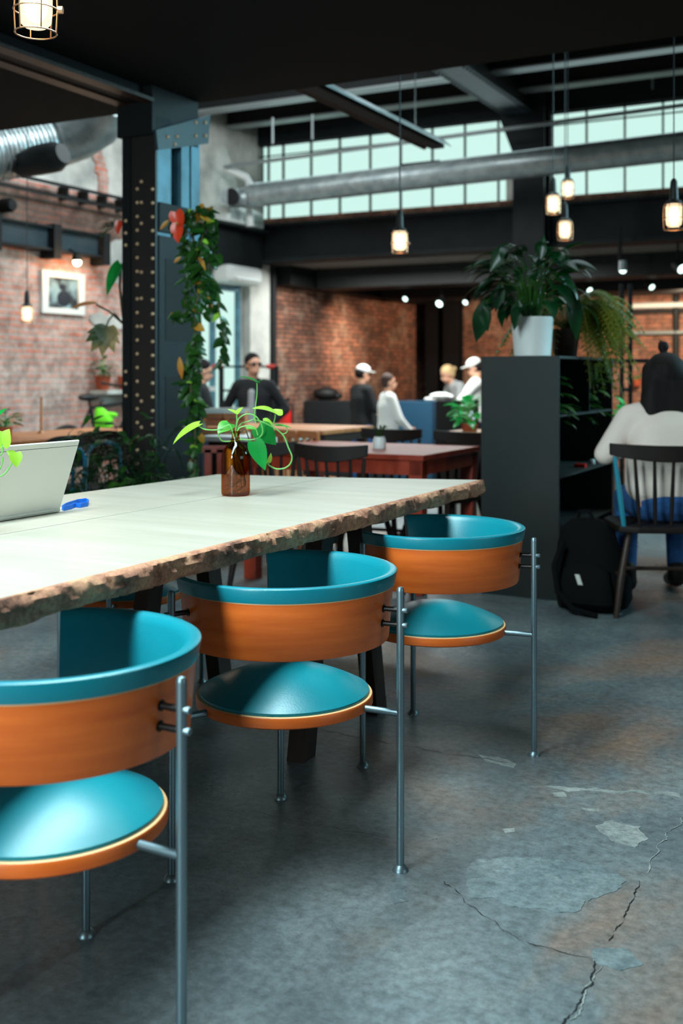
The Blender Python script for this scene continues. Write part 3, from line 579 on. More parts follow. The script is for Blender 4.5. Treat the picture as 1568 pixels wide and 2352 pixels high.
crack([(1310, 2345), (1345, 2280), (1380, 2215)], 0.004, 'patch_white', 9)
crack([(1568, 1880), (1545, 1905), (1520, 1930), (1480, 2010)], 0.004, 'patch_white', 5)
crack([(560, 1640), (700, 1668), (850, 1700), (1020, 1730), (1190, 1755)], 0.003, 'crack', 6)
crack([(1190, 1755), (1330, 1785), (1460, 1812), (1568, 1840)], 0.0016, 'patch_white', 7)
crack([(600, 1870), (720, 1895), (830, 1915), (900, 1925)], 0.0016, 'crack', 8)
crack([(1080, 1372), (1180, 1388), (1300, 1400), (1420, 1422), (1568, 1440)], 0.004, 'patch_white', 11)
# ---------------------------------------------------------------- near table
TT, TB = 0.755, 0.705
NE, FE, FW, NW = Vector((-1.066, 0.897, 0)), Vector((0.515, 3.929, 0)), Vector((-0.471, 4.149, 0)), Vector((-2.35, 0.96, 0))
SF, SN = Vector((-0.0387, 4.027, 0)), Vector((-1.75, 0.87, 0))
tbl = thing('live_edge_table', 'long pale wooden table with rough bark edge', 'table', (-0.8, 2.3, 0), YAW)
g = (NE - SN).normalized() * 0.0045
ins = (SF - FE).normalized() * 0.014; insn = (SN - NE).normalized() * 0.014
obj('plank', MB().prism([FE + ins, SF + g, SN + g, NE + insn], TB, TT), M['tabletop'], tbl, world=True, bevel=0.002)
obj('plank', MB().prism([SF - g, FW, NW, SN - g], TB, TT), M['tabletop'], tbl, world=True, bevel=0.002)
obj('seam_strip', MB().prism([SF + g, SF - g, SN - g, SN + g], TB, TT - 0.018), M['seam'], tbl, world=True)
path = [NE.lerp(FE, k / 420) for k in range(421)]
out = Vector(((FE - NE).normalized().y, -(FE - NE).normalized().x, 0))
wrap = [(FE + out * 0.0 + (FW - FE).normalized() * 0.014 + (FE - NE).normalized() * 0.016, (FE - NE).normalized())]
rows = []
prof = [(-0.016, 0.0005), (-0.004, 0.0005), (0.003, -0.004), (0.006, -0.012), (0.007, -0.020), (0.007, -0.028), (0.005, -0.036), (0.002, -0.044), (-0.003, -0.050), (-0.016, -0.0505), (-0.03, -0.0505)]
def bark_row(p, o, seed, end=1.0):
    row = []
    for j, (x, z) in enumerate(prof):
        if j in (0, 10): row.append(p + o * x * 1 + Vector((0, 0, TT + z))); continue
        q = Vector((p.x * 1.0, p.y * 1.0, z * 3 + seed))
        n = noise.noise(q * 14) * 0.007 + noise.noise(q * 42) * 0.005 + noise.noise(q * 110) * 0.0026
        big = noise.noise(Vector((p.x * 5, p.y * 5, 2))) * 0.010
        groove = -0.006 if noise.noise(Vector((p.x * 22 + p.y * 30, 5, z * 6))) > 0.38 else 0
        zz = z + (noise.noise(q * 9) * 0.005 + big * 0.5 if j > 5 else 0)
        row.append(p + o * (x * end + (n + groove + big) * (0.35 if j == 1 else 1)) + Vector((0, 0, TT + zz)))
    return row
for p in path: rows.append(bark_row(p, out, 0))
for k in range(1, 9):
    t = k / 8 * PI / 2; o = out * math.cos(t) + (FE - NE).normalized() * math.sin(t); rows.append(bark_row(FE, o, 0))
obj('bark_edge', MB().grid(rows), M['bark'], tbl, world=True)
def leg_bar(p, q, w_, d_, dirw):                      # a plank leg, wide along dirw
    p, q = Vector(p), Vector(q); ax = Vector(dirw) * w_ / 2; ay = Vector((0, 0, 1)).cross(Vector(dirw)) * d_ / 2
    return MB().add([p - ax - ay, p + ax - ay, p + ax + ay, p - ax + ay, q - ax - ay, q + ax - ay, q + ax + ay, q - ax + ay],
                    [(3, 2, 1, 0), (4, 5, 6, 7), (0, 1, 5, 4), (1, 2, 6, 5), (2, 3, 7, 6), (3, 0, 4, 7)])
for a in (-1.60, -2.22):
    for bf, bt in ((2.80, 2.93), (3.30, 3.17)):
        obj('leg', leg_bar(B(a, bf, 0), B(a, bt, TB - 0.001), 0.075, 0.055, U), M['wood_dark'], tbl, world=True)
for bf, bt in ((0.95, 1.07), (1.4, 1.28)):
    obj('leg', leg_bar(B(-2.25, bf, 0), B(-2.25, bt, TB - 0.001), 0.075, 0.055, U), M['wood_dark'], tbl, world=True)
obj('crossbar', MB().bar(B(-2.2, 3.05, 0.64), B(-1.62, 3.05, 0.64), 0.05, 0.08), M['wood_dark'], tbl, world=True)

# ---------------------------------------------------------------- teal armchairs (local: faces +y, posts at -90, 30 and 150 degrees)
SEATR, POST = 0.2125, 0.30
def arc_band(prof, a0, a1, n=72, endcap=True):
    rows = []
    for k in range(n + 1):
        t = math.radians(a0 + (a1 - a0) * k / n); rows.append([Vector((r_ * math.cos(t), r_ * math.sin(t), z)) for (r_, z) in prof + [prof[0]]])
    m = MB().grid(rows); N = len(prof)
    m.add(rows[0][:N], [tuple(range(N))]); m.add(rows[-1][:N], [tuple(reversed(range(N)))])
    return m
def make_armchair(label, loc, rz):
    t = thing('teal_armchair', label, 'chair', loc, math.radians(rz), 'teal leather armchairs')
    A0, A1 = -218, 38
    wood = arc_band([(0.245, 0.512), (0.249, 0.510), (0.251, 0.513), (0.262, 0.636), (0.254, 0.636)], A0, A1)
    obj('back_band', wood, M['ply'], t)
    edge = arc_band([(0.2545, 0.6362), (0.2628, 0.6362), (0.2622, 0.6385), (0.2548, 0.6385)], A0, A1)
    obj('band_lip', edge, M['ply_edge'], t)
    cush = arc_band([(0.2425, 0.516), (0.2535, 0.6386), (0.2640, 0.6386), (0.2650, 0.6390), (0.2710, 0.6675), (0.2700, 0.6705), (0.266, 0.6728), (0.255, 0.6725), (0.247, 0.668), (0.240, 0.655), (0.229, 0.61), (0.221, 0.56), (0.218, 0.53), (0.224, 0.515)], A0 - 0.5, A1 + 0.5, 96)
    obj('back_cushion', cush, M['leather'], t)
    pl = MB().lathe([(0.0, 0.349), (0.209, 0.349), (0.2125, 0.352), (0.2125, 0.371), (0.2105, 0.3742)], 72)
    pr = obj('seat_ring', pl, M['ply'], t)
    obj('ring_lip', MB().lathe([(0.2106, 0.3740), (0.2085, 0.3752), (0.203, 0.3755), (0.19, 0.374)], 72), M['ply_edge'], pr)
    dome = [(0.2035, 0.3745), (0.2045, 0.377), (0.2035, 0.382)] + [(0.2035 * (1 - k / 14), 0.382 + 0.06 * (1 - (1 - k / 14) ** 1.75)) for k in range(1, 15)]
    obj('seat_cushion', MB().lathe(dome, 72), M['leather'], t)
    for ang in (-90, 30, 150):
        d = Vector((math.cos(math.radians(ang)), math.sin(math.radians(ang)), 0)); p = d * POST
        lg = obj('leg', MB().lathe([(0.0088, 0.006), (0.0088, 0.640), (0.0083, 0.645), (0.0062, 0.649), (0.0, 0.651)], 20, p), M['chrome'], t)
        obj('foot', MB().lathe([(0.019, 0.0), (0.0185, 0.003), (0.012, 0.012), (0.0088, 0.014)], 24, p), M['chrome'], lg)
        obj('stretcher', MB().tube([d * (SEATR - 0.012) + Vector((0, 0, 0.360)), d * (POST - 0.003) + Vector((0, 0, 0.360))], 0.0078, 16), M['chrome'], lg)
        for z, rr in ((0.597, 0.2565), (0.563, 0.2535)):
            obj('spacer', MB().tube([d * rr + Vector((0, 0, z)), d * (rr + 0.003) + Vector((0, 0, z))], 0.0095, 14).tube([d * rr + Vector((0, 0, z)), d * (POST - 0.004) + Vector((0, 0, z))], 0.006, 12), M['bolt_dark'], lg)
            obj('bolt', MB().tube([d * (POST + 0.004) + Vector((0, 0, z)), d * (POST + 0.0165) + Vector((0, 0, z)), d * (POST + 0.018) + Vector((0, 0, z))], [0.0062, 0.0062, 0.005], 14), M['chrome'], lg)
    return t
ch = make_armchair('nearest teal leather armchair with plywood band, cut by the left edge', (-0.518, 1.907, 0), 60)
def dup3(root, loc, rz, label):
    r = dup(root, loc, math.radians(rz), label); return r
dup3(ch, (-0.137, 2.622, 0), 65, 'middle teal leather armchair under the bark edge of the table')
dup3(ch, (0.2916, 3.348, 0), 70, 'farthest teal leather armchair, at the far corner of the pale table')
oc = B(-2.47, 3.06); dup3(ch, (oc.x, oc.y, 0), -118, 'armchair on the opposite side of the pale table, mostly hidden under it')

# ---------------------------------------------------------------- things on the table
la, lb, lh, ln = -2.093, 2.313, 0.19, 0.07
r = thing('laptop', 'silver laptop standing open on the pale table, seen from behind', 'laptop', B(la, lb - 0.155, TT), YAW)
L_ = 0.31; tl = math.hypot(lh, ln); up = Vector((ln, 0, lh)).normalized(); nr = Vector((lh, 0, -ln)).normalized(); along = Vector((0, 1, 0))
obj('lid', MB().obox(up * tl / 2 + Vector((0, 0, 0.012)), along * L_ / 2, up * tl / 2, nr * 0.0032), M['laptop'], r, bevel=0.002)
obj('lid_seam', MB().obox(up * (tl * 0.925) + Vector((0, 0, 0.012)) + nr * 0.0033, along * (L_ / 2 - 0.002), up * 0.0006, nr * 0.0002), M['laptop_dark'], r)
obj('base', MB().box(-0.225, 0.004, -L_ / 2, L_ / 2, 0.001, 0.013), M['laptop'], r, bevel=0.003)
obj('hinge', MB().tube([(0.002, -L_ / 2 + 0.03, 0.009), (0.002, L_ / 2 - 0.03, 0.009)], 0.005, 10), M['laptop'], r)
r = thing('lanyard', 'blue webbing lanyard lying on the table behind the laptop', 'lanyard', on_z(170, 1160, TT))
def ribbon(pts, w_, th=0.002):
    m = MB()
    for i in range(len(pts) - 1): m.bar(pts[i], pts[i + 1], th, w_)
    return m
lp = [on_z(x, y, TT + 0.007) for (x, y) in ((143, 1166), (150, 1161), (160, 1157), (180, 1151), (197, 1149), (203, 1152), (200, 1158), (185, 1161), (172, 1160), (160, 1165), (146, 1168))]
obj('loop', ribbon(lp, 0.012, 0.003), M['blue_cord'], r, world=True)
obj('tag_card', MB().obox(on_z(150, 1167, TT + 0.0015), Vector((0.012, 0, 0)), Vector((0, 0.012, 0)), Vector((0, 0, 0.001))), M['white_paint'], r, world=True)

BZ = 3.43
bx = (541 - CX) / F * BZ
r = thing('bottle_vase', 'brown glass bottle of water with a pothos cutting on the pale table', 'vase', (bx, BZ, TT))
prof = [(0.0, 0.002), (0.040, 0.001), (0.0435, 0.004), (0.045, 0.012), (0.045, 0.118), (0.0435, 0.132), (0.038, 0.146), (0.029, 0.158), (0.019, 0.167), (0.0135, 0.174), (0.0122, 0.182), (0.0122, 0.196), (0.0145, 0.197), (0.0145, 0.203), (0.0122, 0.204)]
bo = obj('glass_body', MB().lathe(prof, 48), M['bottle'], r)
obj('water', MB().lathe([(0.0, 0.004), (0.042, 0.005), (0.0428, 0.012), (0.0428, 0.086), (0.0, 0.086)], 40), M['water'], r)
m = MB(); rnd = random.Random(5)
for k in range(16):
    a = rnd.uniform(0, 6.28); p0 = Vector((0.004 * math.cos(a), 0.004 * math.sin(a), 0.13)); p1 = Vector((0.033 * math.cos(a + 1), 0.033 * math.sin(a + 1), rnd.uniform(0.02, 0.07)))
    p2 = Vector((0.036 * math.cos(a + rnd.uniform(1, 4)), 0.036 * math.sin(a + 2), rnd.uniform(0.006, 0.05))); m.tube([p0, p0.lerp(p1, 0.5) + Vector((0.004, 0, 0)), p1, p2], 0.0009, 5)
obj('roots', m, M['stem_brown'], r)
def smooth(pts, n=6):
    out = []
    P = [pts[0]] + pts + [pts[-1]]
    for i in range(1, len(P) - 2):
        for k in range(n):
            t = k / n; a, b, c, d = P[i - 1], P[i], P[i + 1], P[i + 2]
            out.append(0.5 * ((2 * b) + (c - a) * t + (2 * a - 5 * b + 4 * c - d) * t * t + (3 * b - a - 3 * c + d) * t ** 3))
    out.append(P[-2]); return out
def vine(name, pts, rad, parent, Z, m='stem_green'):
    P = [at(p[0], p[1], Z + (p[2] if len(p) > 2 else 0)) for p in pts]
    return obj(name, MB().tube(smooth(P), rad, 8), M[m], parent, world=True)
def pleaf(base, tip, W, Z, parent, m, upv=(0, -0.5, 1), curl=0.5, fold=0.2, dz0=0.0, dz1=0.0, kind='heart', name='leaf'):
    p, q = at(base[0], base[1], Z + dz0), at(tip[0], tip[1], Z + dz1); d = q - p
    ch_ = 2 * math.sin(abs(curl) / 2) / abs(curl) if curl else 1
    # turn the start direction so that the bent blade ends on the tip
    u_ = Vector(upv); s = d.cross(u_).normalized(); nrm = s.cross(d).normalized()
    d0 = d.normalized() * math.cos(curl / 2) + nrm * math.sin(curl / 2)
    return obj(name, MB().leaf(p, d0, upv, d.length / ch_, W, curl, fold, kind, 10), M[m], parent, world=True)
vine('stem', [(541, 1060), (541, 1000), (545, 968), (556, 955), (572, 951), (588, 957), (600, 975), (603, 992), (596, 1004), (578, 1010), (556, 1009), (540, 1000), (526, 986)], 0.0021, r, BZ)
vine('stem', [(541, 1040, 0.01), (542, 995, 0.01), (544, 965, 0.0), (543, 948, 0)], 0.0022, r, BZ)
vine('stem', [(556, 1009), (535, 1013), (512, 1013), (503, 1003), (501, 993)], 0.0021, r, BZ, 'stem_green')
vine('stem', [(541, 1000), (552, 975), (570, 968), (583, 962), (582, 952)], 0.002, r, BZ + 0.03)
vine('stem', [(541, 1010), (548, 985), (570, 978), (586, 984), (592, 1000)], 0.002, r, BZ - 0.01)
vine('stem', [(541, 1020), (530, 980), (520, 978), (500, 987), (470, 986), (456, 978)], 0.002, r, BZ - 0.01)
vine('stem', [(583, 965, 0.02), (600, 968), (625, 980), (640, 990), (652, 1003), (662, 1028), (670, 1048), (667, 1064), (654, 1075), (635, 1077), (620, 1070), (614, 1063)], 0.0022, r, BZ)
vine('stem', [(590, 880), (590, 905), (587, 930), (585, 955), (588, 975)], 0.0016, r, BZ)
vine('stem', [(632, 952), (631, 962), (627, 974), (622, 979)], 0.0018, r, BZ)
vine('stem', [(625, 980), (636, 975), (650, 976), (660, 985), (657, 994), (648, 997)], 0.0014, r, BZ)
vine('stem', [(541, 1005), (560, 985), (565, 990), (572, 1010)], 0.0022, r, BZ + 0.02, 'stem_brown')
pleaf((590, 879), (541, 867), 0.030, BZ, r, 'pothos_deep', (0, 0.15, 1), 0.75, 0.25, 0, -0.02)
pleaf((590, 879), (609, 871), 0.02, BZ, r, 'pothos_deep', (0, 0.15, 1), 0.2, 0.2, 0, 0.01)
pleaf((634, 950), (578, 939), 0.050, BZ, r, 'pothos_light', (0, -0.35, 1), 0.8, 0.15, 0, -0.03)
pleaf((634, 950), (648, 941), 0.045, BZ, r, 'pothos_light', (0, -0.6, 1), -0.4, 0.1, 0, 0.01)
pleaf((457, 974), (397, 1021), 0.040, BZ - 0.01, r, 'pothos_light', (-0.4, -0.6, 1), 0.7, 0.2, 0, -0.02)
pleaf((527, 973), (500, 996), 0.052, BZ, r, 'pothos', (-0.2, -1, 0.6), 0.35, 0.1, 0.02, -0.02)
pleaf((543, 949), (522, 940), 0.016, BZ, r, 'pothos_light', (0, -0.5, 1), 0.3, 0.2)
pleaf((543, 950), (558, 935), 0.018, BZ, r, 'pothos_light', (0, -0.7, 1), 0.3, 0.2)
pleaf((592, 982), (634, 1022), 0.072, BZ + 0.02, r, 'pothos_deep', (0.3, -1, 0.45), 0.45, 0.12, 0, 0.0)
pleaf((584, 1014), (609, 1081), 0.056, BZ - 0.03, r, 'pothos_deep', (0.1, -1, 0.35), 0.3, 0.15, 0, -0.01)
pleaf((632, 977), (670, 984), 0.018, BZ, r, 'pothos', (0, -0.35, 1), 0.5, 0.2)
pleaf((604, 968), (628, 976), 0.028, BZ + 0.04, r, 'pothos_light', (0, -1, 0.6), 0.3, 0.2)
pleaf((616, 1062), (622, 1040), 0.016, BZ - 0.0, r, 'pothos_light', (0.5, -0.8, 0.2), 0.9, 0.2)
pleaf((566, 983), (590, 987), 0.014, BZ - 0.02, r, 'pothos', (0, -0.6, 1), 0.3, 0.2)
# second cutting at the left edge
r = thing('bottle_vase', 'pothos cutting in a bottle at the left edge, beside the laptop', 'vase', on_z(-90, 1235, TT))
o = bpy.data.objects.new('glass_body', bo.data); COL.objects.link(o); o.parent = r
Z2 = 2.5
vine('stem', [(-90, 1190), (-85, 1110), (-40, 1105), (5, 1092), (25, 1068), (33, 1046)], 0.0019, r, Z2)
vine('stem', [(-90, 1150), (-60, 1090), (-10, 1085), (4, 1068), (6, 1050)], 0.0015, r, Z2)
vine('stem', [(-85, 1110), (-40, 1060), (2, 1045), (5, 1020)], 0.0018, r, Z2)
pleaf((5, 1022), (22, 985), 0.045, Z2, r, 'pothos_light', (-0.2, -1, 0.5), 0.3, 0.12)
pleaf((5, 1022), (-40, 990), 0.05, Z2, r, 'pothos_light', (-0.2, -1, 0.5), 0.3, 0.12)
pleaf((36, 1040), (38, 1074), 0.03, Z2 - 0.02, r, 'pothos_light', (0.2, -1, 0.5), 0.4, 0.2)
pleaf((32, 1044), (14, 1036), 0.016, Z2, r, 'pothos_light', (0, -1, 0.6), 0.4, 0.2)
pleaf((-12, 962), (16, 937), 0.02, Z2, r, 'pothos_deep', (0, -0.6, 1), 0.2, 0.2)
# ---------------------------------------------------------------- shelving unit on the right and what stands on it
qa0, qa1, qb0, qb1, qh = -1.976, -1.562, 5.335, 6.44, 1.228
r = bthing('shelf_unit', 'tall blackened steel shelf unit with plants on top', 'shelf', (qa0 + qa1) / 2, (qb0 + qb1) / 2, 0)
ha, hb = (qa1 - qa0) / 2, (qb1 - qb0) / 2
obj('end_panel', MB().box(-ha, ha, -hb, -hb + 0.012, 0, qh), M['cabinet'], r, bevel=0.002)
obj('end_panel', MB().box(-ha, ha, hb - 0.012, hb, 0, qh), M['cabinet'], r, bevel=0.002)
obj('back_panel', MB().box(-ha, -ha + 0.01, -hb + 0.012, hb - 0.012, 0, qh - 0.012), M['steel_black'], r)
obj('top_panel', MB().box(-ha, ha, -hb + 0.012, hb - 0.012, qh - 0.014, qh), M['cabinet'], r, bevel=0.002)
for z in (0.03, 0.34, 0.62, 0.93): obj('shelf_board', MB().box(-ha + 0.01, ha - 0.003, -hb + 0.012, hb - 0.012, z - 0.01, z), M['cabinet'], r)
obj('divider', MB().box(-ha + 0.01, ha - 0.02, 0.1, 0.11, 0.93, qh - 0.014), M['steel_black'], r)
def pot_mesh(rt, rb, h, rim=0.004, wall=0.006): return MB().lathe([(0, 0.0), (rb * 0.96, 0.0), (rb, 0.004), (rt - rim, h - 0.012), (rt, h - 0.006), (rt, h), (rt - wall, h), (rt - wall - 0.004, h - 0.02), (0, h - 0.022)], 40)
def soil(r_, z): return MB().lathe([(0, z), (r_ * 0.6, z + 0.004), (r_, z)], 24)
def arc_leaf(m, base, az, reach, rise, L, W, rnd, kind='lance', curl=0.9, stem=None, sr=0.0025):
    d = Vector((math.cos(az), math.sin(az), 0)); e = base + d * reach + Vector((0, 0, rise))
    mid = base + d * reach * 0.35 + Vector((0, 0, rise * 0.75))
    if stem is not None: stem.tube([base, mid, e], sr, 6)
    dd = (e - mid).normalized() * 0.6 + d * 0.6 + Vector((0, 0, rnd.uniform(-0.25, 0.2)))
    m.leaf(e, dd, (rnd.uniform(-.3, .3), rnd.uniform(-.3, .3), 1), L, W, curl, 0.22, kind, 8)
lz = qh
pc = at(1222, 815, 5.66); pc.z = lz
r = thing('peace_lily', 'leafy dark green plant in a white pot on the steel shelf unit', 'plant', pc)
obj('pot', pot_mesh(0.112, 0.094, 0.203), M['pot_white'], r)
obj('soil', soil(0.1, 0.182), M['soil'], r)
rnd = random.Random(11); m, st = MB(), MB()
for k in range(84):
    az = rnd.uniform(0, 2 * PI); q = k / 62
    arc_leaf(m, Vector((rnd.uniform(-.03, .03), rnd.uniform(-.03, .03), 0.18)), az, rnd.uniform(0.05, 0.21), rnd.uniform(0.08, 0.36) , rnd.uniform(0.15, 0.24), rnd.uniform(0.055, 0.085), rnd, 'lance', rnd.uniform(0.7, 1.7), st)
for (b0, t0, W) in (((1112, 690), (1098, 785), .10), ((1190, 690), (1182, 757), .068), ((1105, 700), (1122, 760), .06), ((1310, 660), (1330, 780), .085), ((1240, 600), (1248, 538), .05), ((1150, 650), (1140, 715), .06), ((1290, 620), (1322, 690), .07), ((1165, 560), (1125, 620), .08), ((1260, 580), (1320, 615), .08)):
    p, q = at(*b0, 5.5), at(*t0, 5.48)
    lp_ = p - pc; m.leaf(lp_, q - p, (rnd.uniform(-.3, .3), -1, 0.5), (q - p).length * 1.03, W, 0.4, 0.2, 'lance', 8); st.tube([Vector((0, 0, 0.18)), lp_ * 0.55 + Vector((0, 0, 0.15)), lp_], 0.003, 6)
obj('foliage', m, M['leaf_dark'], r); obj('stems', st, M['leaf_mid'], r)
def fern(m, base, az, L, lift, droop, rnd, pl=0.05, n=26):
    d = Vector((math.cos(az), math.sin(az), 0)); pts = []
    for i in range(n + 1):
        t = i / n; pts.append(base + d * L * (t * 0.75) + Vector((0, 0, lift * math.sin(t * PI * 0.55) - droop * t ** 2.2)))
    m.tube(pts, 0.002, 5)
    for i in range(2, n):
        tan = (pts[i + 1] - pts[i]).normalized(); s = tan.cross(Vector((0, 0, 1)))
        s = s.normalized() if s.length > 0.1 else Vector((-d.y, d.x, 0)); wl = pl * math.sin(PI * (0.12 + 0.86 * i / n)) ** 0.6
        for sg in (-1, 1): m.leaf(pts[i], s * sg + tan * 0.35 + Vector((0, 0, -0.15)), (0, 0, 1), wl, L / n * 0.85, 0.3, 0.1, 'lance', 2)
fc = at(1298, 815, 6.1); fc.z = lz
r = thing('hanging_fern', 'yellow green fern in a brown pot on the shelf unit, drooping to the right', 'plant', fc)
obj('pot', pot_mesh(0.085, 0.062, 0.16), M['wood_dark'], r); obj('soil', soil(0.076, 0.14), M['soil'], r)
m = MB()
for k in range(105):
    az = rnd.uniform(-1.5, 1.0) if k < 80 else rnd.uniform(0, 6.28)
    fern(m, Vector((0, 0, 0.15)), az, rnd.uniform(0.35, 0.6), rnd.uniform(0.16, 0.34), rnd.uniform(0.15, 0.62), rnd, 0.062)
obj('fronds', m, M['leaf_fern'], r)
# plants and odds on the shelves
for k, (b, lab) in enumerate(((-0.35, 'terracotta pot with dark trailing plant at the front of the upper shelf'), (0.28, 'terracotta pot with dark trailing plant deep in the upper shelf'))):
    p = B((qa0 + qa1) / 2 + 0.05, (qb0 + qb1) / 2 + b, 0.9305)
    r = thing('shelf_plant', lab, 'plant', p, 0, 'plants inside the shelf unit'); obj('pot', pot_mesh(0.065, 0.048, 0.11), M['terracotta'], r); obj('soil', soil(0.055, 0.09), M['soil'], r)
    m = MB()
    for j in range(34):
        az = rnd.uniform(-1.6, 0.9); arc_leaf(m, Vector((0, 0, 0.1)), az, rnd.uniform(0.03, 0.17), rnd.uniform(-0.16, 0.10), rnd.uniform(0.05, 0.1), rnd.uniform(0.03, 0.05), rnd, 'heart', 0.6, None)
    obj('foliage', m, M['leaf_vine'], r)
p = on_a(842, 1072, 0); q = B(qa1 - 0.06, 5.95, 0.6205)
tag(obj('small_box', MB().box(-0.03, 0.03, -0.02, 0.02, 0, 0.02), M['red'], loc=q, rot=YAW), 'small red packet on the middle shelf of the steel unit', 'box')
q = B(qa1 - 0.06, 6.2, 0.6205)
tag(obj('small_jar', MB().lathe([(0, 0), (0.016, 0), (0.017, 0.003), (0.017, 0.02), (0.013, 0.026), (0, 0.026)], 16), M['white_paint'], loc=q), 'tiny white jar on the middle shelf of the steel unit', 'jar')

# ---------------------------------------------------------------- backpack on the floor
bc = at(1352, 1380, 5.28); bc.z = 0
r = thing('backpack', 'black backpack slumped on the floor against the shelf unit', 'bag', bc, math.radians(-30))
def blob(rows_, seg=28, e=2.6):                        # stacked superellipse rings: (z, cx, cy, rx, ry)
    R = []
    for (z, cx, cy, rx, ry) in rows_:
        R.append([Vector((cx + rx * math.copysign(abs(math.cos(t)) ** (2 / e), math.cos(t)), cy + ry * math.copysign(abs(math.sin(t)) ** (2 / e), math.sin(t)), z)) for t in [2 * PI * k / seg for k in range(seg)]])
    m = MB().grid(R, True, True); n = len(R) * seg
    m.add(R[0], [tuple(reversed(range(seg)))]); m.add(R[-1], [tuple(range(seg))], True); return m
obj('body', blob([(0.0, 0, 0, .12, .07), (0.012, 0, 0, .15, .10), (0.1, 0, 0.01, .165, .115), (0.2, -.005, .03, .16, .11), (0.3, -.02, .055, .15, .095), (0.38, -.03, .075, .125, .075), (0.42, -.035, .085, .08, .045), (0.43, -.035, .088, .03, .02)]), M['black_cloth'], r)
obj('front_pocket', blob([(0.02, 0.02, -.10, .10, .02), (0.05, 0.02, -.105, .125, .05), (0.13, .015, -.10, .125, .05), (0.2, .01, -.075, .11, .035), (0.23, .01, -.065, .06, .01)]), M['black_cloth'], r)
obj('side_pocket', blob([(0.02, .165, 0, .02, .05), (0.06, .17, 0, .035, .07), (0.15, .168, .01, .03, .065), (0.18, .165, .015, .01, .04)]), M['black_cloth'], r)
obj('strap', MB().tube([(-.1, -.09, .33), (-.12, -.16, .22), (-.1, -.17, .1), (-.02, -.19, .03), (.1, -.2, .012)], 0.014, 8), M['black_cloth'], r)
obj('handle', MB().tube([(-.08, .08, .415), (-.07, .07, .46), (-.02, .07, .465), (0, .08, .415)], 0.009, 8), M['black_cloth'], r)
tq = at(1328, 1322, 5.12) - bc; tq = Matrix.Rotation(math.radians(30), 3, 'Z') @ tq
obj('hang_tag', MB().obox((0.0, -0.158, 0.165), (0.011, 0, 0), (0, 0.002, 0), (-0.008, 0, 0.024)), M['laptop'], r)

# ---------------------------------------------------------------- chairs and tables of the dining area
def spindle_chair(label, loc, rz, m, group, width=0.42, rail_z=0.785, seat_z=0.43, n=7, lm=None, stile=None):
    t = thing('spindle_chair', label, 'chair', loc, rz, group); W = width / 2    # faces +y
    rows = []
    for k in range(25):
        u_ = -1 + k / 12; x = u_ * W; y = -0.22 + 0.05 * u_ * u_ - 0.03; h = 0.045 + 0.018 * (1 - u_ * u_) ; zc = rail_z - 0.035 + 0.02 * u_ * u_
        rows.append([Vector((x, y - 0.011, zc - h * .62)), Vector((x, y + 0.011, zc - h * .62)), Vector((x, y + 0.014, zc + h * .6)), Vector((x, y - 0.010, zc + h * .6))])
    mm = MB().grid(rows, False, True); mm.add(rows[0], [(0, 1, 2, 3)]); mm.add(rows[-1], [(3, 2, 1, 0)])
    obj('top_rail', mm, m, t, bevel=0.004)
    S = W * 0.9
    obj('seat', MB().prism([(-S * .95, -.2), (-S * .6, -.225), (S * .6, -.225), (S * .95, -.2), (S, .12), (S * .85, .2), (-S * .85, .2), (-S, .12)], seat_z - 0.03, seat_z), m, t, bevel=0.008)
    for k in range(n):
        u_ = -1 + 2 * k / (n - 1); x = u_ * W * 0.92; y = -0.25 + 0.05 * u_ * u_
        p0, p1 = Vector((x * 0.82, -0.195 + 0.01 * abs(u_), seat_z - 0.01)), Vector((x, y, rail_z - 0.05))
        obj('spindle', MB().tube([p0, p0.lerp(p1, 0.35), p1], [0.008, 0.0105, 0.0075] if 0 < k < n - 1 else [0.011, 0.013, 0.01], 8), stile if (stile and k == 0) else m, t)
    for sx, sy in ((-1, -1), (1, -1), (-1, 1), (1, 1)):
        obj('leg', MB().tube([(sx * S * 0.72, sy * 0.15, seat_z - 0.03), (sx * S * 0.93, sy * 0.2 + (-.02 if sy < 0 else .02), 0.17), (sx * S * 1.03, sy * 0.215 + (-.03 if sy < 0 else .03), 0)], [0.014, 0.019, 0.013], 10), lm or m, t)
    for sx in (-1, 1): obj('stretcher', MB().tube([(sx * S * 0.93, -0.21, 0.19), (sx * S * 0.93, 0.21, 0.19)], 0.010, 8), lm or m, t)
    obj('stretcher', MB().tube([(-S * 0.93, 0, 0.19), (S * 0.93, 0, 0.19)], 0.010, 8), lm or m, t)
    return t
def copy_chair(src, label, loc, rz, group):
    c = dup(src, loc, rz, label, group); return c
wc = Vector((1.555, 5.30, 0))
spindle_chair('dark spindle back chair under the seated person in the cream jacket', wc, math.radians(-3), M['wood_black'], None, 0.57, 0.80, 0.42, 7, M['wood_dark'], M['teal_paint'])
DG = 'dark spindle chairs around the red brown table'
q = at(812, 1032, 5.3)
c1 = spindle_chair('dark spindle chair at the red brown table, right of the bottle plant', (q.x - 0.02, 5.48, 0), YAW, M['wood_black'], DG, 0.40, 0.785, 0.44)
q = at(655, 1035, 5.6); copy_chair(c1, 'dark spindle chair at the red brown table, directly behind the bottle plant', (q.x - 0.02, 5.78, 0), YAW, DG)
q = at(872, 1005, 6.75); copy_chair(c1, 'dark spindle chair on the far side of the red brown table, behind the glass jar', (q.x, 6.62, 0), YAW + PI + 0.1, DG)
q = at(1022, 1005, 6.35); copy_chair(c1, 'dark spindle chair on the far side of the red table, next to the shelf unit', (q.x, 6.3, 0), YAW + PI - 0.15, DG)
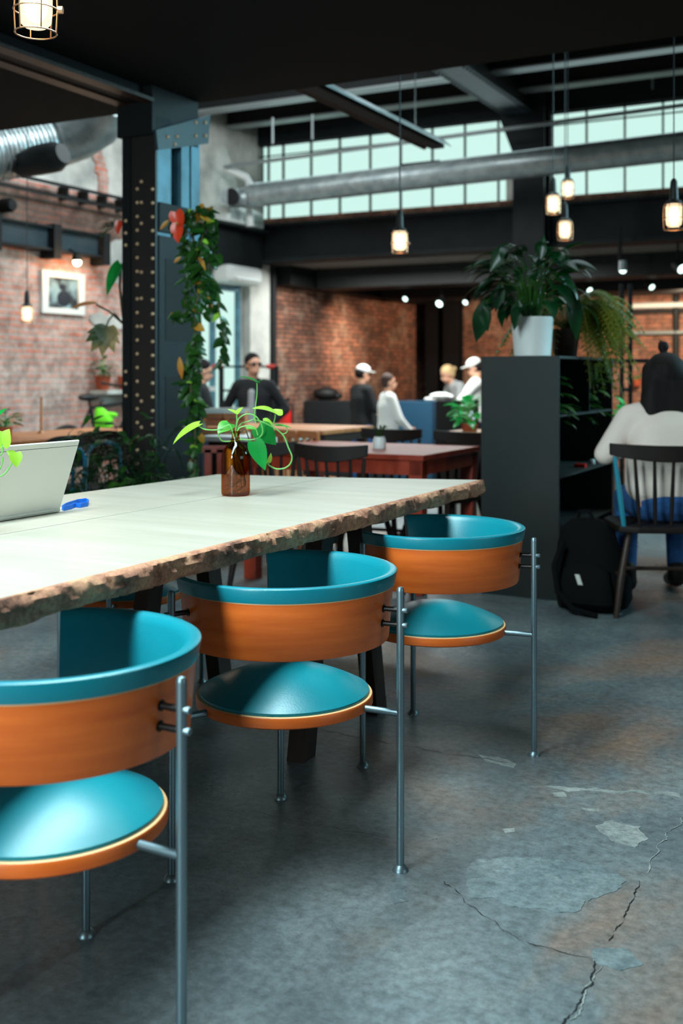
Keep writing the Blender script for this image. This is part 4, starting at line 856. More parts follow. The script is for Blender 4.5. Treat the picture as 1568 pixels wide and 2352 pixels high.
# red brown table
def table(name, label, a0, a1, b0, b1, h, m, lm, apron=0.09, th=0.03, lw=0.07, inset=0.03, z0=0.0):
    t = bthing(name, label, 'table', (a0 + a1) / 2, (b0 + b1) / 2, z0); A, Bq = (a1 - a0) / 2, (b1 - b0) / 2
    obj('tabletop', MB().box(-A, A, -Bq, Bq, h - th, h), m, t, bevel=0.004)
    if apron: obj('apron', MB().box(-A + inset, A - inset, -Bq + inset, -Bq + inset + 0.02, h - th - apron, h - th).box(-A + inset, A - inset, Bq - inset - 0.02, Bq - inset, h - th - apron, h - th).box(-A + inset, -A + inset + 0.02, -Bq + inset + .02, Bq - inset - .02, h - th - apron, h - th).box(A - inset - 0.02, A - inset, -Bq + inset + .02, Bq - inset - .02, h - th - apron, h - th), lm, t)
    for sa in (-1, 1):
        for sb in (-1, 1):
            x, y = sa * (A - inset - lw / 2), sb * (Bq - inset - lw / 2); obj('leg', MB().box(x - lw / 2, x + lw / 2, y - lw / 2, y + lw / 2, 0, h - th), lm, t, bevel=0.004)
    return t
table('dining_table', 'red brown wooden dining table behind the pale table', -3.3, -2.2, 5.10, 5.92, 0.722, M['wood_red'], M['wood_red'], 0.075, 0.03, 0.075, 0.012)
jp = at(871, 1025, 6.05); jp.z = 0.7222
r = thing('glass_jar', 'small glass jar with sprigs on the red brown table', 'jar', jp)
obj('jar_body', MB().lathe([(0, 0), (0.034, 0), (0.036, 0.004), (0.036, 0.05), (0.03, 0.06), (0.03, 0.066), (0.028, 0.066), (0.028, 0.058), (0.033, 0.05), (0.033, 0.006), (0, 0.005)], 24), M['pot_white'], r)
m = MB()
for k in range(9):
    a_ = k * 0.7; m.tube([(0, 0, 0.03), (0.02 * math.cos(a_), 0.02 * math.sin(a_), 0.1), (0.035 * math.cos(a_), 0.035 * math.sin(a_), 0.13)], 0.0025, 5); m.leaf((0.03 * math.cos(a_), 0.03 * math.sin(a_), 0.11), (math.cos(a_), math.sin(a_), 0.6), (0, 0, 1), 0.04, 0.015, 0.4, 0.2, 'lance', 3)
obj('sprigs', m, M['leaf_vine'], r)
# rear wooden table with slatted chairs
p0, p1 = at(600, 986, 8.2), at(742, 988, 7.5)
table('wooden_table', 'brown wooden table with slatted chairs, beyond the red brown one', p1.dot(V) - 1.4, p1.dot(V), p1.dot(U), p1.dot(U) + 0.8, 0.745, M['wood_light'], M['wood_dark'], 0.06)
def slat_chair(label, loc, rz, group):
    t = thing('slatted_chair', label, 'chair', loc, rz, group); m = M['wood_light']
    obj('seat', MB().box(-.2, .2, -.2, .2, .42, .445), m, t, bevel=.005)
    obj('top_rail', MB().bar((-.2, -.235, .755), (.2, -.235, .755), .022, .05), m, t, bevel=.005)
    for x in (-.19, .19): obj('leg', MB().tube([(x, -.19, 0), (x, -.19, .44), (x, -.235, .77)], .015, 8), m, t); obj('leg', MB().tube([(x, .18, 0), (x, .18, .42)], .015, 8), m, t)
    for x in (-.13, -.065, 0, .065, .13): obj('slat', MB().bar((x, -.2, .445), (x, -.234, .735), .025, .01, (1, 0, 0)), m, t)
    return t
SG = 'slatted brown chairs at the rear wooden table'
q = at(745, 990, 6.9); s1 = slat_chair('slatted light brown chair at the rear wooden table, right one', (q.x, q.y + .2, 0), YAW - 0.35, SG)
q = at(680, 992, 7.0); dup(s1, (q.x, q.y + .2, 0), YAW - 0.2, 'slatted brown chair at the rear wooden table, left one', SG)
# brown sideboard top with plant, left of the shelf unit
p0 = at(1005, 995, 7.4)
table('side_table', 'narrow brown side table with flowering plant, left of the shelf unit', p0.dot(V), p0.dot(V) + 0.75, p0.dot(U), p0.dot(U) + 0.5, 0.74, M['wood_light'], M['wood_dark'], 0.05)
def bush(name, label, base, rx, rz_, n, L, W, m, seed, kind='heart', pot=None, potm='terracotta', group=None):
    r = thing(name, label, 'plant', base, 0, group); rnd = random.Random(seed); mm, st = MB(), MB(); z0 = 0
    if pot: obj('pot', pot_mesh(*pot), M[potm], r); obj('soil', soil(pot[0] * .88, pot[2] * .88), M['soil'], r); z0 = pot[2] * 0.9
    for k in range(n):
        az = rnd.uniform(0, 2 * PI); f = rnd.random() ** 0.6
        arc_leaf(mm, Vector((0, 0, z0)), az, rx * f * 0.75, rz_ * rnd.uniform(0.1, 1) * (1 - 0.5 * f), L * rnd.uniform(.7, 1.2), W * rnd.uniform(.7, 1.2), rnd, kind, rnd.uniform(0.3, 1.2), st, 0.002)
    obj('foliage', mm, M[m], r); obj('stems', st, M['stem_green'], r); return r
q = at(1078, 985, 7.55); q.z = 0.7405
r = bush('flowering_plant', 'bright green plant with white flowers on the narrow side table', q, 0.14, 0.24, 44, 0.10, 0.06, 'leaf_bright', 3, 'heart', (0.06, 0.05, 0.05))
m = MB()
for (px, py) in ((1082, 948), (1086, 962), (1084, 978), (1078, 955)): m.ball(at(px, py, 7.4) - q, 0.012, 8, 6)
obj('flowers', m, M['white_paint'], r)
# table in front of the seated person
table('cafe_table', 'brown table in front of the person in the cream jacket', -1.8, 0.6, 6.45, 7.1, 0.73, M['wood_light'], M['wood_dark'], 0.05)
q = at(1425, 1000, 6.75); q.z = 0.7305
q = B(-1.56, 6.72, 0.7305)
bush('potted_plant', 'bright green potted plant on the table beyond the person in cream', q, 0.16, 0.2, 60, 0.10, 0.065, 'leaf_bright', 8, 'heart', (0.06, 0.045, 0.06))
tag(obj('white_plinth', MB().box(-1.3, 1.5, 0, 0.35, 0, 0.19), M['plaster_white'], loc=B(-2.0, 8.3, 0), rot=YAW), 'low pale plinth on the floor beyond the shelf unit', 'plinth')
# black tube frame
q = at(1437, 690, 9.6)
r = thing('pipe_scaffold', 'black upright tube scaffold behind the fern', 'scaffold', (q.x, q.y, LOW if q.dot(U) > 9.3 else 0)); zf = LOW if q.dot(U) > 9.3 else 0
for px in (1427, 1447): 
    p = at(px, 0, 9.6); obj('post', MB().tube([(p.x, p.y, zf), (p.x, p.y, 1.93)], 0.02, 10), M['steel_black'], r, world=True)
obj('rail', MB().tube([at(1408, 829, 9.6), at(1560, 828, 9.6)], 0.02, 10), M['steel_black'], r, world=True)
obj('rail', MB().tube([at(1427, 895, 9.6), at(1447, 895, 9.6)], 0.015, 8), M['steel_black'], r, world=True)
obj('post', MB().tube([(at(1560, 0, 9.6).x, 9.6, zf), at(1560, 828, 9.6)], 0.024, 10), M['steel_black'], r, world=True)
# far wall fittings on the right
for k, (y, lab, mm, rr) in enumerate(((703, 'long white tube lamp on the far right wall, upper', 'white_paint', .045), (765, 'pale pipe on the far right wall, lower', 'pipe_grey', .03))):
    p, q = on_b(1452, y, BK - 0.1), on_b(1640, y - 3, BK - 0.1); q.z = p.z
    tag(obj('wall_tube', MB().tube([p, q], rr, 12), M[mm]), lab, 'pipe')
p, q = on_b(1440, 717, BK - 0.06), on_b(1640, 714, BK - 0.06); q.z = p.z
tag(obj('wall_rail', MB().bar(p, q, 0.08, 0.06), M['steel_black']), 'black rail under the white tube lamp on the far wall', 'rail')
p = on_b(1552, 800, BK - 0.08)
tag(obj('drain_pipe', MB().tube([(p.x, p.y, LOW), (p.x, p.y, 2.5)], 0.05, 12), M['steel_dark']), 'dark upright pipe on the far right wall', 'pipe')
p = on_b(1462, 887, BK - 0.12)
r = bush('wall_pot', 'small terracotta pot with green sprig on the far right brick wall', p, 0.05, 0.12, 12, 0.06, 0.035, 'leaf_bright', 4, 'heart', (0.065, 0.045, 0.1))
obj('bracket', MB().bar(p + V * 0 + Vector((0, 0, -0.01)), p + U * 0.12 + Vector((0, 0, -0.01)), 0.03, 0.015), M['steel_black'], r, world=True)

# ---------------------------------------------------------------- pendant cage lamps
def pendant(label, px, py, Z, top, power, cordm='rubber', seed=0, knob=1):
    p = at(px, py, Z); t = thing('cage_lamp', label, 'lamp', p, seed * 0.4, 'pendant cage lamps'); R = 0.052
    obj('bulb', MB().ball((0, 0, 0.068), 0.029, 16, 12, (1, 1, 1.5)), M['bulb'], t)
    obj('glass', MB().lathe([(0.0, 0.012), (0.026, 0.014), (0.036, 0.024), (0.039, 0.05), (0.039, 0.11), (0.034, 0.126)], 28), M['lamp_glass'], t)
    m = MB()
    for z, rr in ((0.0, R * .94), (0.055, R), (0.115, R * .95)): m.tube([(rr * math.cos(a * PI / 16), rr * math.sin(a * PI / 16), z) for a in range(32)], 0.0019, 6, False, True)
    for k in range(6):
        a = k * PI / 3; m.tube([(R * .75 * math.cos(a), R * .75 * math.sin(a), 0.135), (R * .95 * math.cos(a), R * .95 * math.sin(a), 0.115), (R * math.cos(a), R * math.sin(a), 0.055), (R * .94 * math.cos(a), R * .94 * math.sin(a), 0.0)], 0.0019, 6)
    m.tube([(R + 0.001, 0, 0.055), (R + 0.013, 0, 0.055)], 0.009, 10)
    obj('cage', m, M['cage'], t)
    obj('socket', MB().lathe([(0.0, 0.126), (0.038, 0.126), (0.040, 0.134), (0.036, 0.142), (0.022, 0.150), (0.020, 0.200), (0.017, 0.240), (0.008, 0.255), (0, 0.256)], 24), M['rubber'], t)
    obj('cord', MB().tube([(0, 0, 0.25), (0, 0, top - p.z)], 0.0035, 6), M['rubber'], t)
    point('lamp_light', p + Vector((0, 0, 0.068)), power, WARM, 0.035)
pendant('large cage lamp at the top left corner of the picture', 82, 76, 2.6, ZS, 5)
pendant('cage lamp hanging in front of the girder, left of the high plant', 918, 580, 6.5, 4.36, 6, seed=1)
pendant('cage lamp at the right edge, below the duct', 1547, 527, 5.45, 4.36, 6, seed=2)
pendant('cage lamp of the cluster by the hall column, leftmost', 1270, 491, 7.6, 4.36, 5, seed=3)
pendant('cage lamp of the cluster by the hall column, topmost', 1303, 455, 8.2, 4.36, 5, seed=4)
pendant('cage lamp of the cluster by the hall column, lowest', 1297, 551, 7.4, 4.36, 5, seed=5)
pendant('cage lamp hanging before the left brick wall, beside the framed picture', 62, 741, 8.6, 4.36, 6, seed=6)

# ---------------------------------------------------------------- left wall
b0, b1 = on_a(91, 670, AL).dot(U), on_a(189, 670, AL).dot(U); z1, z0 = on_a(91, 620, AL).z, on_a(91, 718, AL).z
r = bthing('framed_picture', 'white framed photograph hanging on the left brick wall', 'picture', AL, (b0 + b1) / 2, (z0 + z1) / 2); W, H = (b1 - b0) / 2, (z1 - z0) / 2; fw = 0.055
obj('frame', MB().box(0.002, 0.035, -W, W, H - fw, H).box(0.002, 0.035, -W, W, -H, -H + fw).box(0.002, 0.035, -W, -W + fw * 1.5, -H + fw, H - fw).box(0.002, 0.035, W - fw * 1.5, W, -H + fw, H - fw), M['white_paint'], r)
obj('print', MB().box(0.002, 0.012, -W + fw, W - fw, -H + fw, H - fw), M['photo_print'], r)
obj('print_figure', MB().ball((0.013, 0.0, 0.06), 0.03, 12, 8, (0.1, 1.6, 1)).ball((0.013, 0.02, -0.05), 0.06, 12, 8, (0.06, 1.6, 1.3)), M['cloth_navy'], r)
q = on_a(140, 606, AL)
r = bthing('picture_lamp', 'small black lamp above the framed photograph', 'lamp', AL, q.dot(U), q.z)
obj('arm', MB().tube([(0, 0, 0.1), (0.12, 0, 0.13), (0.2, 0, 0.08)], 0.012, 8), M['steel_black'], r)
obj('head', MB().lathe([(0.02, 0.06), (0.045, 0.05), (0.05, 0.0), (0.046, 0.0)], 16, (0.2, 0, 0.02)), M['steel_black'], r)
obj('bulb', MB().ball((0.2, 0, 0.01), 0.04, 14, 10), M['bulb'], r)
point('picture_lamp_light', B(AL + 0.28, q.dot(U), q.z - 0.06), 9, WARM, 0.04)
bE = on_a(222, 560, AL).dot(U)
r = bthing('wall_beam', 'blue grey steel beam on brackets along the left brick wall', 'beam', AL, 0, 0)
obj('beam_web', MB().box(0.004, 0.1, 2, bE, 2.31, 2.5), M['steel_teal'], r)
obj('beam_flange', MB().box(0.004, 0.16, 2, bE, 2.5, 2.52).box(0.004, 0.16, 2, bE, 2.29, 2.31), M['steel_dark'], r)
for px in (-40, 100, 214):
    b = on_a(px, 560, AL).dot(U); obj('bracket', MB().box(0.004, 0.18, b - 0.05, b + 0.05, 2.22, 2.54), M['steel_black'], r)
r = bthing('cable_tray', 'dark ladder shaped cable tray high on the left wall', 'tray', AL, 0, 2.8)
bT = on_a(290, 460, AL).dot(U)
obj('rail', MB().box(0.12, 0.14, 2, bT, 0.0, 0.03), M['steel_black'], r); obj('rail', MB().box(0.12, 0.14, 2, bT, 0.11, 0.14), M['steel_black'], r)
b = 8.0
while b < bT: obj('rung', MB().box(0.0, 0.12, b, b + 0.03, 0.0, 0.13), M['steel_black'], r); b += 0.28

q = on_a(12, 472, AL + 0.05)
bobj('wall_speaker', MB().lathe([(0, 0.08), (0.05, 0.075), (0.065, 0.05), (0.065, -0.05), (0.05, -0.06), (0, -0.06)], 20, (AL + 0.07, q.dot(U), q.z), (1, 0, 0)), M['steel_black'], 'small round black speaker high on the left wall', 'speaker')
def wall_patch(name, poly, m, parent, th=0.012, seed=1):
    rnd = random.Random(seed); P = [on_a(x, y, AL + 0.001) for (x, y) in poly]; out_ = []
    for i, p in enumerate(P):
        q = P[(i + 1) % len(P)]
        for k in range(6): v = p.lerp(q, k / 6); out_.append(v + U * rnd.uniform(-.03, .03) + Vector((0, 0, rnd.uniform(-.03, .03))))
    n = len(out_); mm = MB().add(out_ + [v + V * th for v in out_], [tuple(range(n)), tuple(reversed(range(n, 2 * n)))] + [(i, (i + 1) % n, n + (i + 1) % n, n + i) for i in range(n)])
    return obj(name, mm, m, parent, world=True)
for q in ('wall_left', 'wall_left_upper'): WM[q] = RB
WL, WU = bpy.data.objects['wall_left'], bpy.data.objects['wall_left_upper']
wall_patch('exposed_brick', [(210, 350), (228, 345), (245, 400), (246, 452), (222, 455), (222, 410)], M['brick_left'], WU, 0.02, 3)
wall_patch('plaster_patch', [(205, 718), (250, 722), (286, 735), (286, 760), (240, 745), (206, 740)], M['plaster'], WL, 0.012, 4)
wall_patch('plaster_patch', [(218, 898), (290, 898), (290, 935), (262, 930), (232, 920)], M['plaster_white'], WL, 0.012, 5)
wall_patch('plaster_patch', [(240, 560), (286, 545), (286, 640), (262, 650), (250, 600)], M['plaster'], WL, 0.012, 7)
wall_patch('exposed_brick', [(-80, 415), (0, 425), (150, 448), (285, 472), (285, 560), (200, 545), (60, 512), (-80, 490)], M['brick_rough'], WL, 0.01, 6)
for k, (px, lab, sd) in enumerate(((236, 'terracotta pot with a bushy plant on the left wall ledge, left one', 21), (288, 'terracotta pot on the left wall ledge, half hidden by the riveted column', 22))):
    p = on_a(px, 896, AL + 0.12)
    bush('ledge_pot', lab, p, 0.10, 0.22, 40 if k == 0 else 14, 0.09, 0.04, 'leaf_vine', sd, 'lance', (0.085, 0.06, 0.145), 'terracotta', 'terracotta pots on the left wall')
q0, q1 = on_a(205, 897, AL).dot(U), on_a(300, 897, AL).dot(U); zq = on_a(236, 896, AL + 0.12).z
bobj('wall_ledge', MB().box(AL + 0.003, AL + 0.22, q0, q1, zq - 0.04, zq - 0.001), M['plaster_white'], 'pale ledge on the left wall carrying two terracotta pots', 'shelf')
# bicycle leaning at the wall
bq = on_a(240, 930, -6.75)
r = bthing('bicycle', 'dark bicycle parked by the left wall', 'bicycle', -6.75, bq.dot(U), 0)
def ring(c, R_, rr): return [(c[0], c[1] + R_ * math.cos(a * PI / 20), c[2] + R_ * math.sin(a * PI / 20)) for a in range(40)]
for y in (-0.52, 0.52):
    wob = obj('wheel', MB().tube(ring((0, y, 0.34), 0.32, 0), 0.02, 8, False, True), M['rubber'], r)
    m = MB()
    for k in range(12): a = k * PI / 6; m.tube([(0, y, 0.34), (0, y + 0.31 * math.cos(a), 0.34 + 0.31 * math.sin(a))], 0.002, 4)
    obj('spokes', m, M['chrome'], wob)
BBk, ST, HT, RH, FH = (0, -.05, .3), (0, -.2, .82), (0, .36, .86), (0, -.52, .34), (0, .52, .34)
obj('frame', MB().tube([BBk, ST], .017).tube([ST, HT], .017).tube([BBk, (0, .38, .78)], .02).tube([BBk, RH], .011).tube([ST, RH], .011).tube([HT, FH], .015), M['steel_black'], r)
obj('saddle', MB().ball((0, -.23, .92), .1, 14, 8, (.6, 1.3, .35)).tube([ST, (0, -.22, .9)], .013), M['rubber'], r)
obj('handlebar', MB().tube([HT, (0, .34, 1.0), (0, .4, 1.02)], .013).tube([(-.3, .3, 1.05), (-.2, .4, 1.02), (.2, .4, 1.02), (.3, .3, 1.05)], .013).tube([(.3, .3, 1.05), (.32, .2, 1.06)], .018), M['rubber'], r)
nb = on_a(238, 985, -6.45)
r = thing('neon_bag', 'bright neon yellow bag hanging by the parked bicycle', 'bag', nb)
obj('body', blob([(0, 0, 0, .04, .03), (.02, 0, 0, .08, .045), (.1, 0, 0, .085, .05), (.15, -.02, 0, .06, .04), (.19, -.04, 0, .03, .025)]), M['neon'], r)
obj('flap', MB().tube([(.0, 0, .1), (.06, -.01, .13), (.12, -.01, .125)], [.03, .025, .018], 10), M['neon'], r)
obj('band', MB().tube([(-.085, -.03, .06), (0, -.055, .055), (.085, -.03, .06)], .008, 6), M['steel_black'], r)
obj('hook', MB().tube([(-.03, 0, .18), (-.03, 0, .24), (-.0, 0, .26)], .006, 6), M['steel_black'], r)
# long table at the left wall with dark chairs
table('long_table', 'long brown table in front of the left brick wall', -5.35, -4.63, 3.6, 6.25, 0.742, M['wood_light'], M['wood_dark'], 0.05)
def tube_chair(label, loc, rz):
    t = thing('tube_chair', label, 'chair', loc, rz, 'dark chairs with blue tube frames'); K = M['wood_black']; Bt = M['blue_tube']
    obj('seat', blob([(.43, 0, 0, .17, .17), (.44, 0, 0, .2, .2), (.455, 0, 0, .2, .2), (.462, 0, 0, .17, .17)]), K, t)
    rows = []
    for k in range(15):
        u_ = -1 + k / 7; rows.append([Vector((u_ * .2, -.2 + .05 * u_ * u_ + dy, .62 + (.18 * math.sqrt(max(0, 1 - u_ ** 4)) if zt_ else 0))) for (dy, zt_) in ((-.008, 0), (.008, 0), (-.01, 1), (-.026, 1))])
    obj('backrest', MB().grid(rows, True, True), K, t)
    for x in (-.17, .17):
        obj('leg', MB().tube([(x, .17, 0), (x * .95, .15, .43)], .012, 8), Bt, t); obj('leg', MB().tube([(x * 1.05, -.2, 0), (x, -.17, .43), (x, -.19, .66)], .012, 8), Bt, t)
    obj('arch', MB().tube(smooth([Vector(q) for q in ((-.11, -.232, .43), (-.115, -.24, .6), (-.09, -.243, .70), (0, -.245, .735), (.09, -.243, .70), (.115, -.24, .6), (.11, -.232, .43))]), .013, 10), Bt, t)
    return t
q = on_a(88, 1010, -4.3); t1 = tube_chair('dark chair with blue tube arch at the long left table, behind the laptop', (q.x, q.y, 0), YAW + PI / 2)
q = on_a(192, 1010, -4.45); dup(t1, (q.x, q.y, 0), YAW + PI / 2 - 0.35, 'dark chair with blue tube arch at the long left table, beside the bushy plant')
bq = on_a(95, 985, -5.1); 
tag(obj('candle_stick', MB().lathe([(0, 0), (.03, 0), (.01, .02), (.008, .22), (.012, .24), (0, .24)], 12), M['wood_light'], loc=(bq.x, bq.y, 0.7425)), 'slim wooden candlestick on the long left table', 'candlestick')
bq = on_a(12, 985, -5.05)
bush('table_plant', 'small green plant on the long left table behind the laptop', (bq.x, bq.y, 0.7425), 0.12, 0.12, 30, 0.07, 0.04, 'leaf_mid', 9, 'lance', (0.05, 0.04, 0.06))
# white units by the upper left window corner and over the door
q0, q1 = on_a(478, 505, AL).dot(U), on_a(562, 505, AL).dot(U)
r = bthing('vent_unit', 'white slotted vent unit on the ledge above the glazed door', 'vent', AL + 0.19, (q0 + q1) / 2, 2.892)
W = (q1 - q0) / 2
obj('case', MB().box(-0.1, 0.09, -W, W, 0, 0.2), M['white_paint'], r, bevel=0.02)
for k in range(3): obj('slot', MB().box(0.09, 0.094, -W + 0.06 + k * W * 0.62, -W + 0.06 + k * W * 0.62 + W * 0.5, 0.05, 0.15), M['pipe_grey'], r)
q0, q1 = on_a(482, 620, AL).dot(U), on_a(560, 620, AL).dot(U); W = (q1 - q0) / 2
r = bthing('air_conditioner', 'white rounded air conditioner above the glazed door', 'air conditioner', AL + 0.16, (q0 + q1) / 2, 2.2)
obj('case', MB().box(-0.155, 0.13, -W, W, 0, 0.215), M['white_paint'], r, bevel=0.06)
obj('flap', MB().box(0.13, 0.136, -W + 0.1, W - 0.1, 0.05, 0.07), M['pipe_grey'], r)
# ---------------------------------------------------------------- plants on the riveted column
def vine_plant(name, label, paths, Z, seed, matm, mats, L=(0.05, 0.09), group=None):
    p = at(paths[0][-1][0], paths[0][-1][1], Z); r = thing(name, label, 'plant', p, 0, group); rnd = random.Random(seed)
    parts = {k: MB() for k in [matm] + mats}; st = MB()
    for path in paths:
        P = smooth([at(x, y, Z + rnd.uniform(-.04, .04)) for (x, y, w_) in path], 10); Wd = []
        for i in range(len(path) - 1): Wd += [path[i][2] + (path[i + 1][2] - path[i][2]) * k / 10 for k in range(10)]
        Wd.append(path[-1][2]); st.tube([v - p for v in P], 0.004, 6)
        for v, w_ in zip(P, Wd):
            for k in range(int(w_ // 9) + 1):
                az = rnd.uniform(0, 2 * PI); off = Vector((rnd.uniform(-1, 1), rnd.uniform(-1, 1) * .6, rnd.uniform(-1, 1) * .4)) * w_ / F * Z
                mm = parts[rnd.choice(mats)] if rnd.random() < 0.16 else parts[matm]
                mm.leaf(v + off - p, (math.cos(az), math.sin(az) * .6, rnd.uniform(-1.2, .1)), (rnd.uniform(-.4, .4), -1, .6), rnd.uniform(*L), rnd.uniform(.5, .7) * rnd.uniform(*L), rnd.uniform(.2, .8), .2, 'heart', 5)
    for k in parts:
        if parts[k].v: obj('foliage', parts[k], M[k], r)
    obj('stems', st, M['stem_brown'], r); return r
vine_plant('trailing_vine', 'dense trailing vine with yellowing leaves down the right side of the riveted column',
    [[(470, 480, 18), (465, 540, 42), (460, 600, 38), (462, 650, 18), (450, 700, 6), (447, 760, 5), (446, 800, 10), (440, 850, 18), (438, 900, 20), (446, 950, 12), (448, 1020, 10), (446, 1115, 10)], [(478, 640, 4), (488, 680, 4), (472, 720, 3)], [(500, 690, 2), (512, 780, 3), (508, 830, 2)],
     [(462, 700, 3), (420, 720, 5), (395, 725, 2)], [(440, 560, 12), (430, 640, 5), (425, 700, 2)], [(470, 480, 6), (430, 500, 26), (415, 520, 16)]], 5.75, 31, 'leaf_vine', ['leaf_yellow', 'leaf_mid', 'pothos_light'], (0.035, 0.085))
p = at(410, 515, 5.7)
r = thing('anthurium', 'red flowered plant among dark leaves at the right of the riveted column', 'plant', p)
obj('spathe', MB().leaf(at(404, 486, 5.7) - p, (0.25, 0, -1), (-0.3, -1, 0.2), .10, .085, .5, .3, 'heart', 8), M['petal'], r)
obj('spathe', MB().leaf(at(408, 515, 5.68) - p, (-0.05, 0, -1), (-0.3, -1, 0.2), .10, .075, .4, .3, 'heart', 8), M['petal'], r)
obj('spadix', MB().tube([at(408, 515, 5.66) - p, at(404, 512, 5.6) - p], .006, 8), M['leaf_yellow'], r)
obj('stems', MB().tube([at(404, 486, 5.7) - p, at(440, 520, 5.75) - p, at(455, 600, 5.75) - p], .004, 6).tube([at(408, 515, 5.68) - p, at(440, 540, 5.75) - p, at(455, 600, 5.75) - p], .004, 6), M['stem_brown'], r)
obj('dry_leaf', MB().leaf(at(388, 505, 5.7) - p, (-.9, 0, -.9), (0, -1, .3), .075, .022, .2, .2, 'lance', 6), M['leaf_yellow'], r)
obj('dry_leaf', MB().leaf(at(415, 590, 5.7) - p, (-.9, 0, -.7), (0, -1, .3),   .05, .02, .2, .2, 'lance', 6), M['leaf_yellow'], r)
obj('dry_leaf', MB().leaf(at(412, 820, 5.7) - p, (0.1, 0, -1), (0, -1, .3), .12, .032, .2, .2, 'lance', 6), M['leaf_yellow'], r)
p = at(270, 522, 6.6)
r = thing('anthurium', 'small red flower with dark narrow leaves at the left of the riveted column', 'plant', p)
obj('spathe', MB().leaf(at(274, 508, 6.55) - p, (-0.2, 0, -1), (-0.2, -1, 0.2), .085, .05, .4, .3, 'heart', 8), M['petal'], r)
m = MB(); rnd = random.Random(4)
for k in range(16): m.leaf(at(268 + rnd.uniform(-6, 14), 515 + rnd.uniform(-10, 10), 6.6) - p, (-1, rnd.uniform(-.5, .5), rnd.uniform(-.35, .5)), (0, -.4, 1), rnd.uniform(.1, .17), .025, .9, .2, 'lance', 6)
obj('foliage', m, M['leaf_vine'], r)
obj('stems', MB().tube([at(274, 508, 6.55) - p, at(296, 530, 6.7) - p, at(300, 900, 6.7) - p], .005, 6), M['stem_brown'], r)
# monstera with its tall stem
p = at(292, 1290, 6.65); p.z = 0
r = thing('monstera', 'tall monstera with a split faded leaf, left of the riveted column', 'plant', p)
obj('pot', pot_mesh(0.15, 0.12, 0.26), M['terracotta'], r)
obj('stems', MB().tube([(0, 0, .2), at(300, 900, 6.65) - p, at(284, 745, 6.6) - p, at(275, 660, 6.5) - p, at(277, 612, 6.45) - p], .008, 8).tube([at(284, 745, 6.6) - p, at(262, 720, 6.45) - p, at(250, 735, 6.35) - p, at(245, 748, 6.3) - p], .006, 8).tube([at(284, 745, 6.6) - p, at(250, 715, 6.5) - p, at(222, 700, 6.4) - p], .006, 8), M['stem_brown'], r)
obj('leaf', MB().leaf(at(277, 606, 6.45) - p, at(237, 672, 6.4) - at(277, 606, 6.45), (-.7, -1, .4), .21, .11, .35, .25, 'heart', 10), M['pothos_deep'], r)
obj('leaf', MB().leaf(at(222, 697, 6.4) - p, at(160, 700, 6.3) - at(222, 697, 6.4), (0, -.25, 1), .16, .11, .3, .15, 'heart', 10), M['leaf_yellow'], r)
m = MB(); c = at(245, 750, 6.3) - p
for ang, L, W in ((-100, .17, .075), (-125, .17, .07), (-150, .15, .065), (-170, .12, .05), (-72, .15, .065), (-48, .12, .05), (-25, .09, .045), (165, .08, .04)):
    a = math.radians(ang); m.leaf(c + Vector((0, 0, -.01)), (math.cos(a), -.25, math.sin(a)), (0, -1, .2), L, W, .5, .1, 'lance', 7)
m.leaf(c, (0, -.3, -1), (0, -1, .2), .11, .13, .3, .1, 'heart', 7)
obj('leaf', m, M['leaf_olive'], r)
# bushy fern at the foot of the column
p = at(285, 1290, 5.75); p.z = 0
r = thing('fern_stand', 'bushy dark ferns in a planter at the foot of the riveted column', 'plant', p)
obj('planter', MB().box(-.22, .22, -.16, .16, 0, .42), M['steel_dark'], r, bevel=.01); obj('soil', MB().box(-.2, .2, -.14, .14, .42, .425), M['soil'], r)
rnd = random.Random(17); m, m2 = MB(), MB()
for k in range(80): fern(m, Vector((rnd.uniform(-.18, .18), rnd.uniform(-.13, .13), .42)), rnd.uniform(0, 6.28), rnd.uniform(.2, .38), rnd.uniform(.18, .5), rnd.uniform(.05, .3), rnd, .05, 20)
for k in range(14): fern(m2, Vector((rnd.uniform(.0, .15), -.12, .42)), rnd.uniform(-2.6, -.6), rnd.uniform(.2, .3), rnd.uniform(.16, .26), rnd.uniform(.05, .2), rnd, .05, 20)
obj('fronds', m, M['leaf_dark'], r); obj('fronds', m2, M['leaf_mid'], r)
m = MB()
for k in range(50): m.leaf(Vector((rnd.uniform(-.28, .2), rnd.uniform(-.15, .1), rnd.uniform(.55, .95))), (rnd.uniform(-1, 1), rnd.uniform(-1, .3), rnd.uniform(-.6, .6)), (0, -.5, 1), rnd.uniform(.05, .1), rnd.uniform(.02, .04), .6, .2, 'lance', 5)
obj('foliage', m, M['leaf_vine'], r)

# ---------------------------------------------------------------- rear bar area
def rbox(name, px0, px1, py, b, depth, m, label, cat, group=None, zb=LOW, bevel=0.006):
    a0, a1 = on_b(px0, 900, b).dot(V), on_b(px1, 900, b).dot(V); z = on_b((px0 + px1) / 2, py, b).z; a0 = max(a0, AL + 0.02)
    return bobj(name, MB().box(a0, a1, b, b + depth, zb, z), m, label, cat, group, bevel=bevel)
rbox('bar_counter', 686, 903, 921, 12.75, 0.45, M['counter'], 'long black bar counter before the red brick side wall', 'counter')
rbox('bar_counter', 905, 992, 922, 12.7, 0.45, M['counter_blue'], 'blue panelled bar counter right of the black one', 'counter')
rbox('bar_block', 1000, 1062, 920, 11.9, 0.55, M['steel_black'], 'black bar block where two people bend over', 'counter')
q = on_b(748, 921, 12.97); q.z = on_b(795, 921, 12.75).z + 0.008
tag(obj('black_bowl', MB().ball((0, 0, .08), .17, 18, 12, (1.05, .8, .55)).ball((.14, 0, .05), .09, 12, 8, (1, .8, .6)), M['rubber'], loc=q), 'rounded black bag lying on the black bar counter', 'bag')
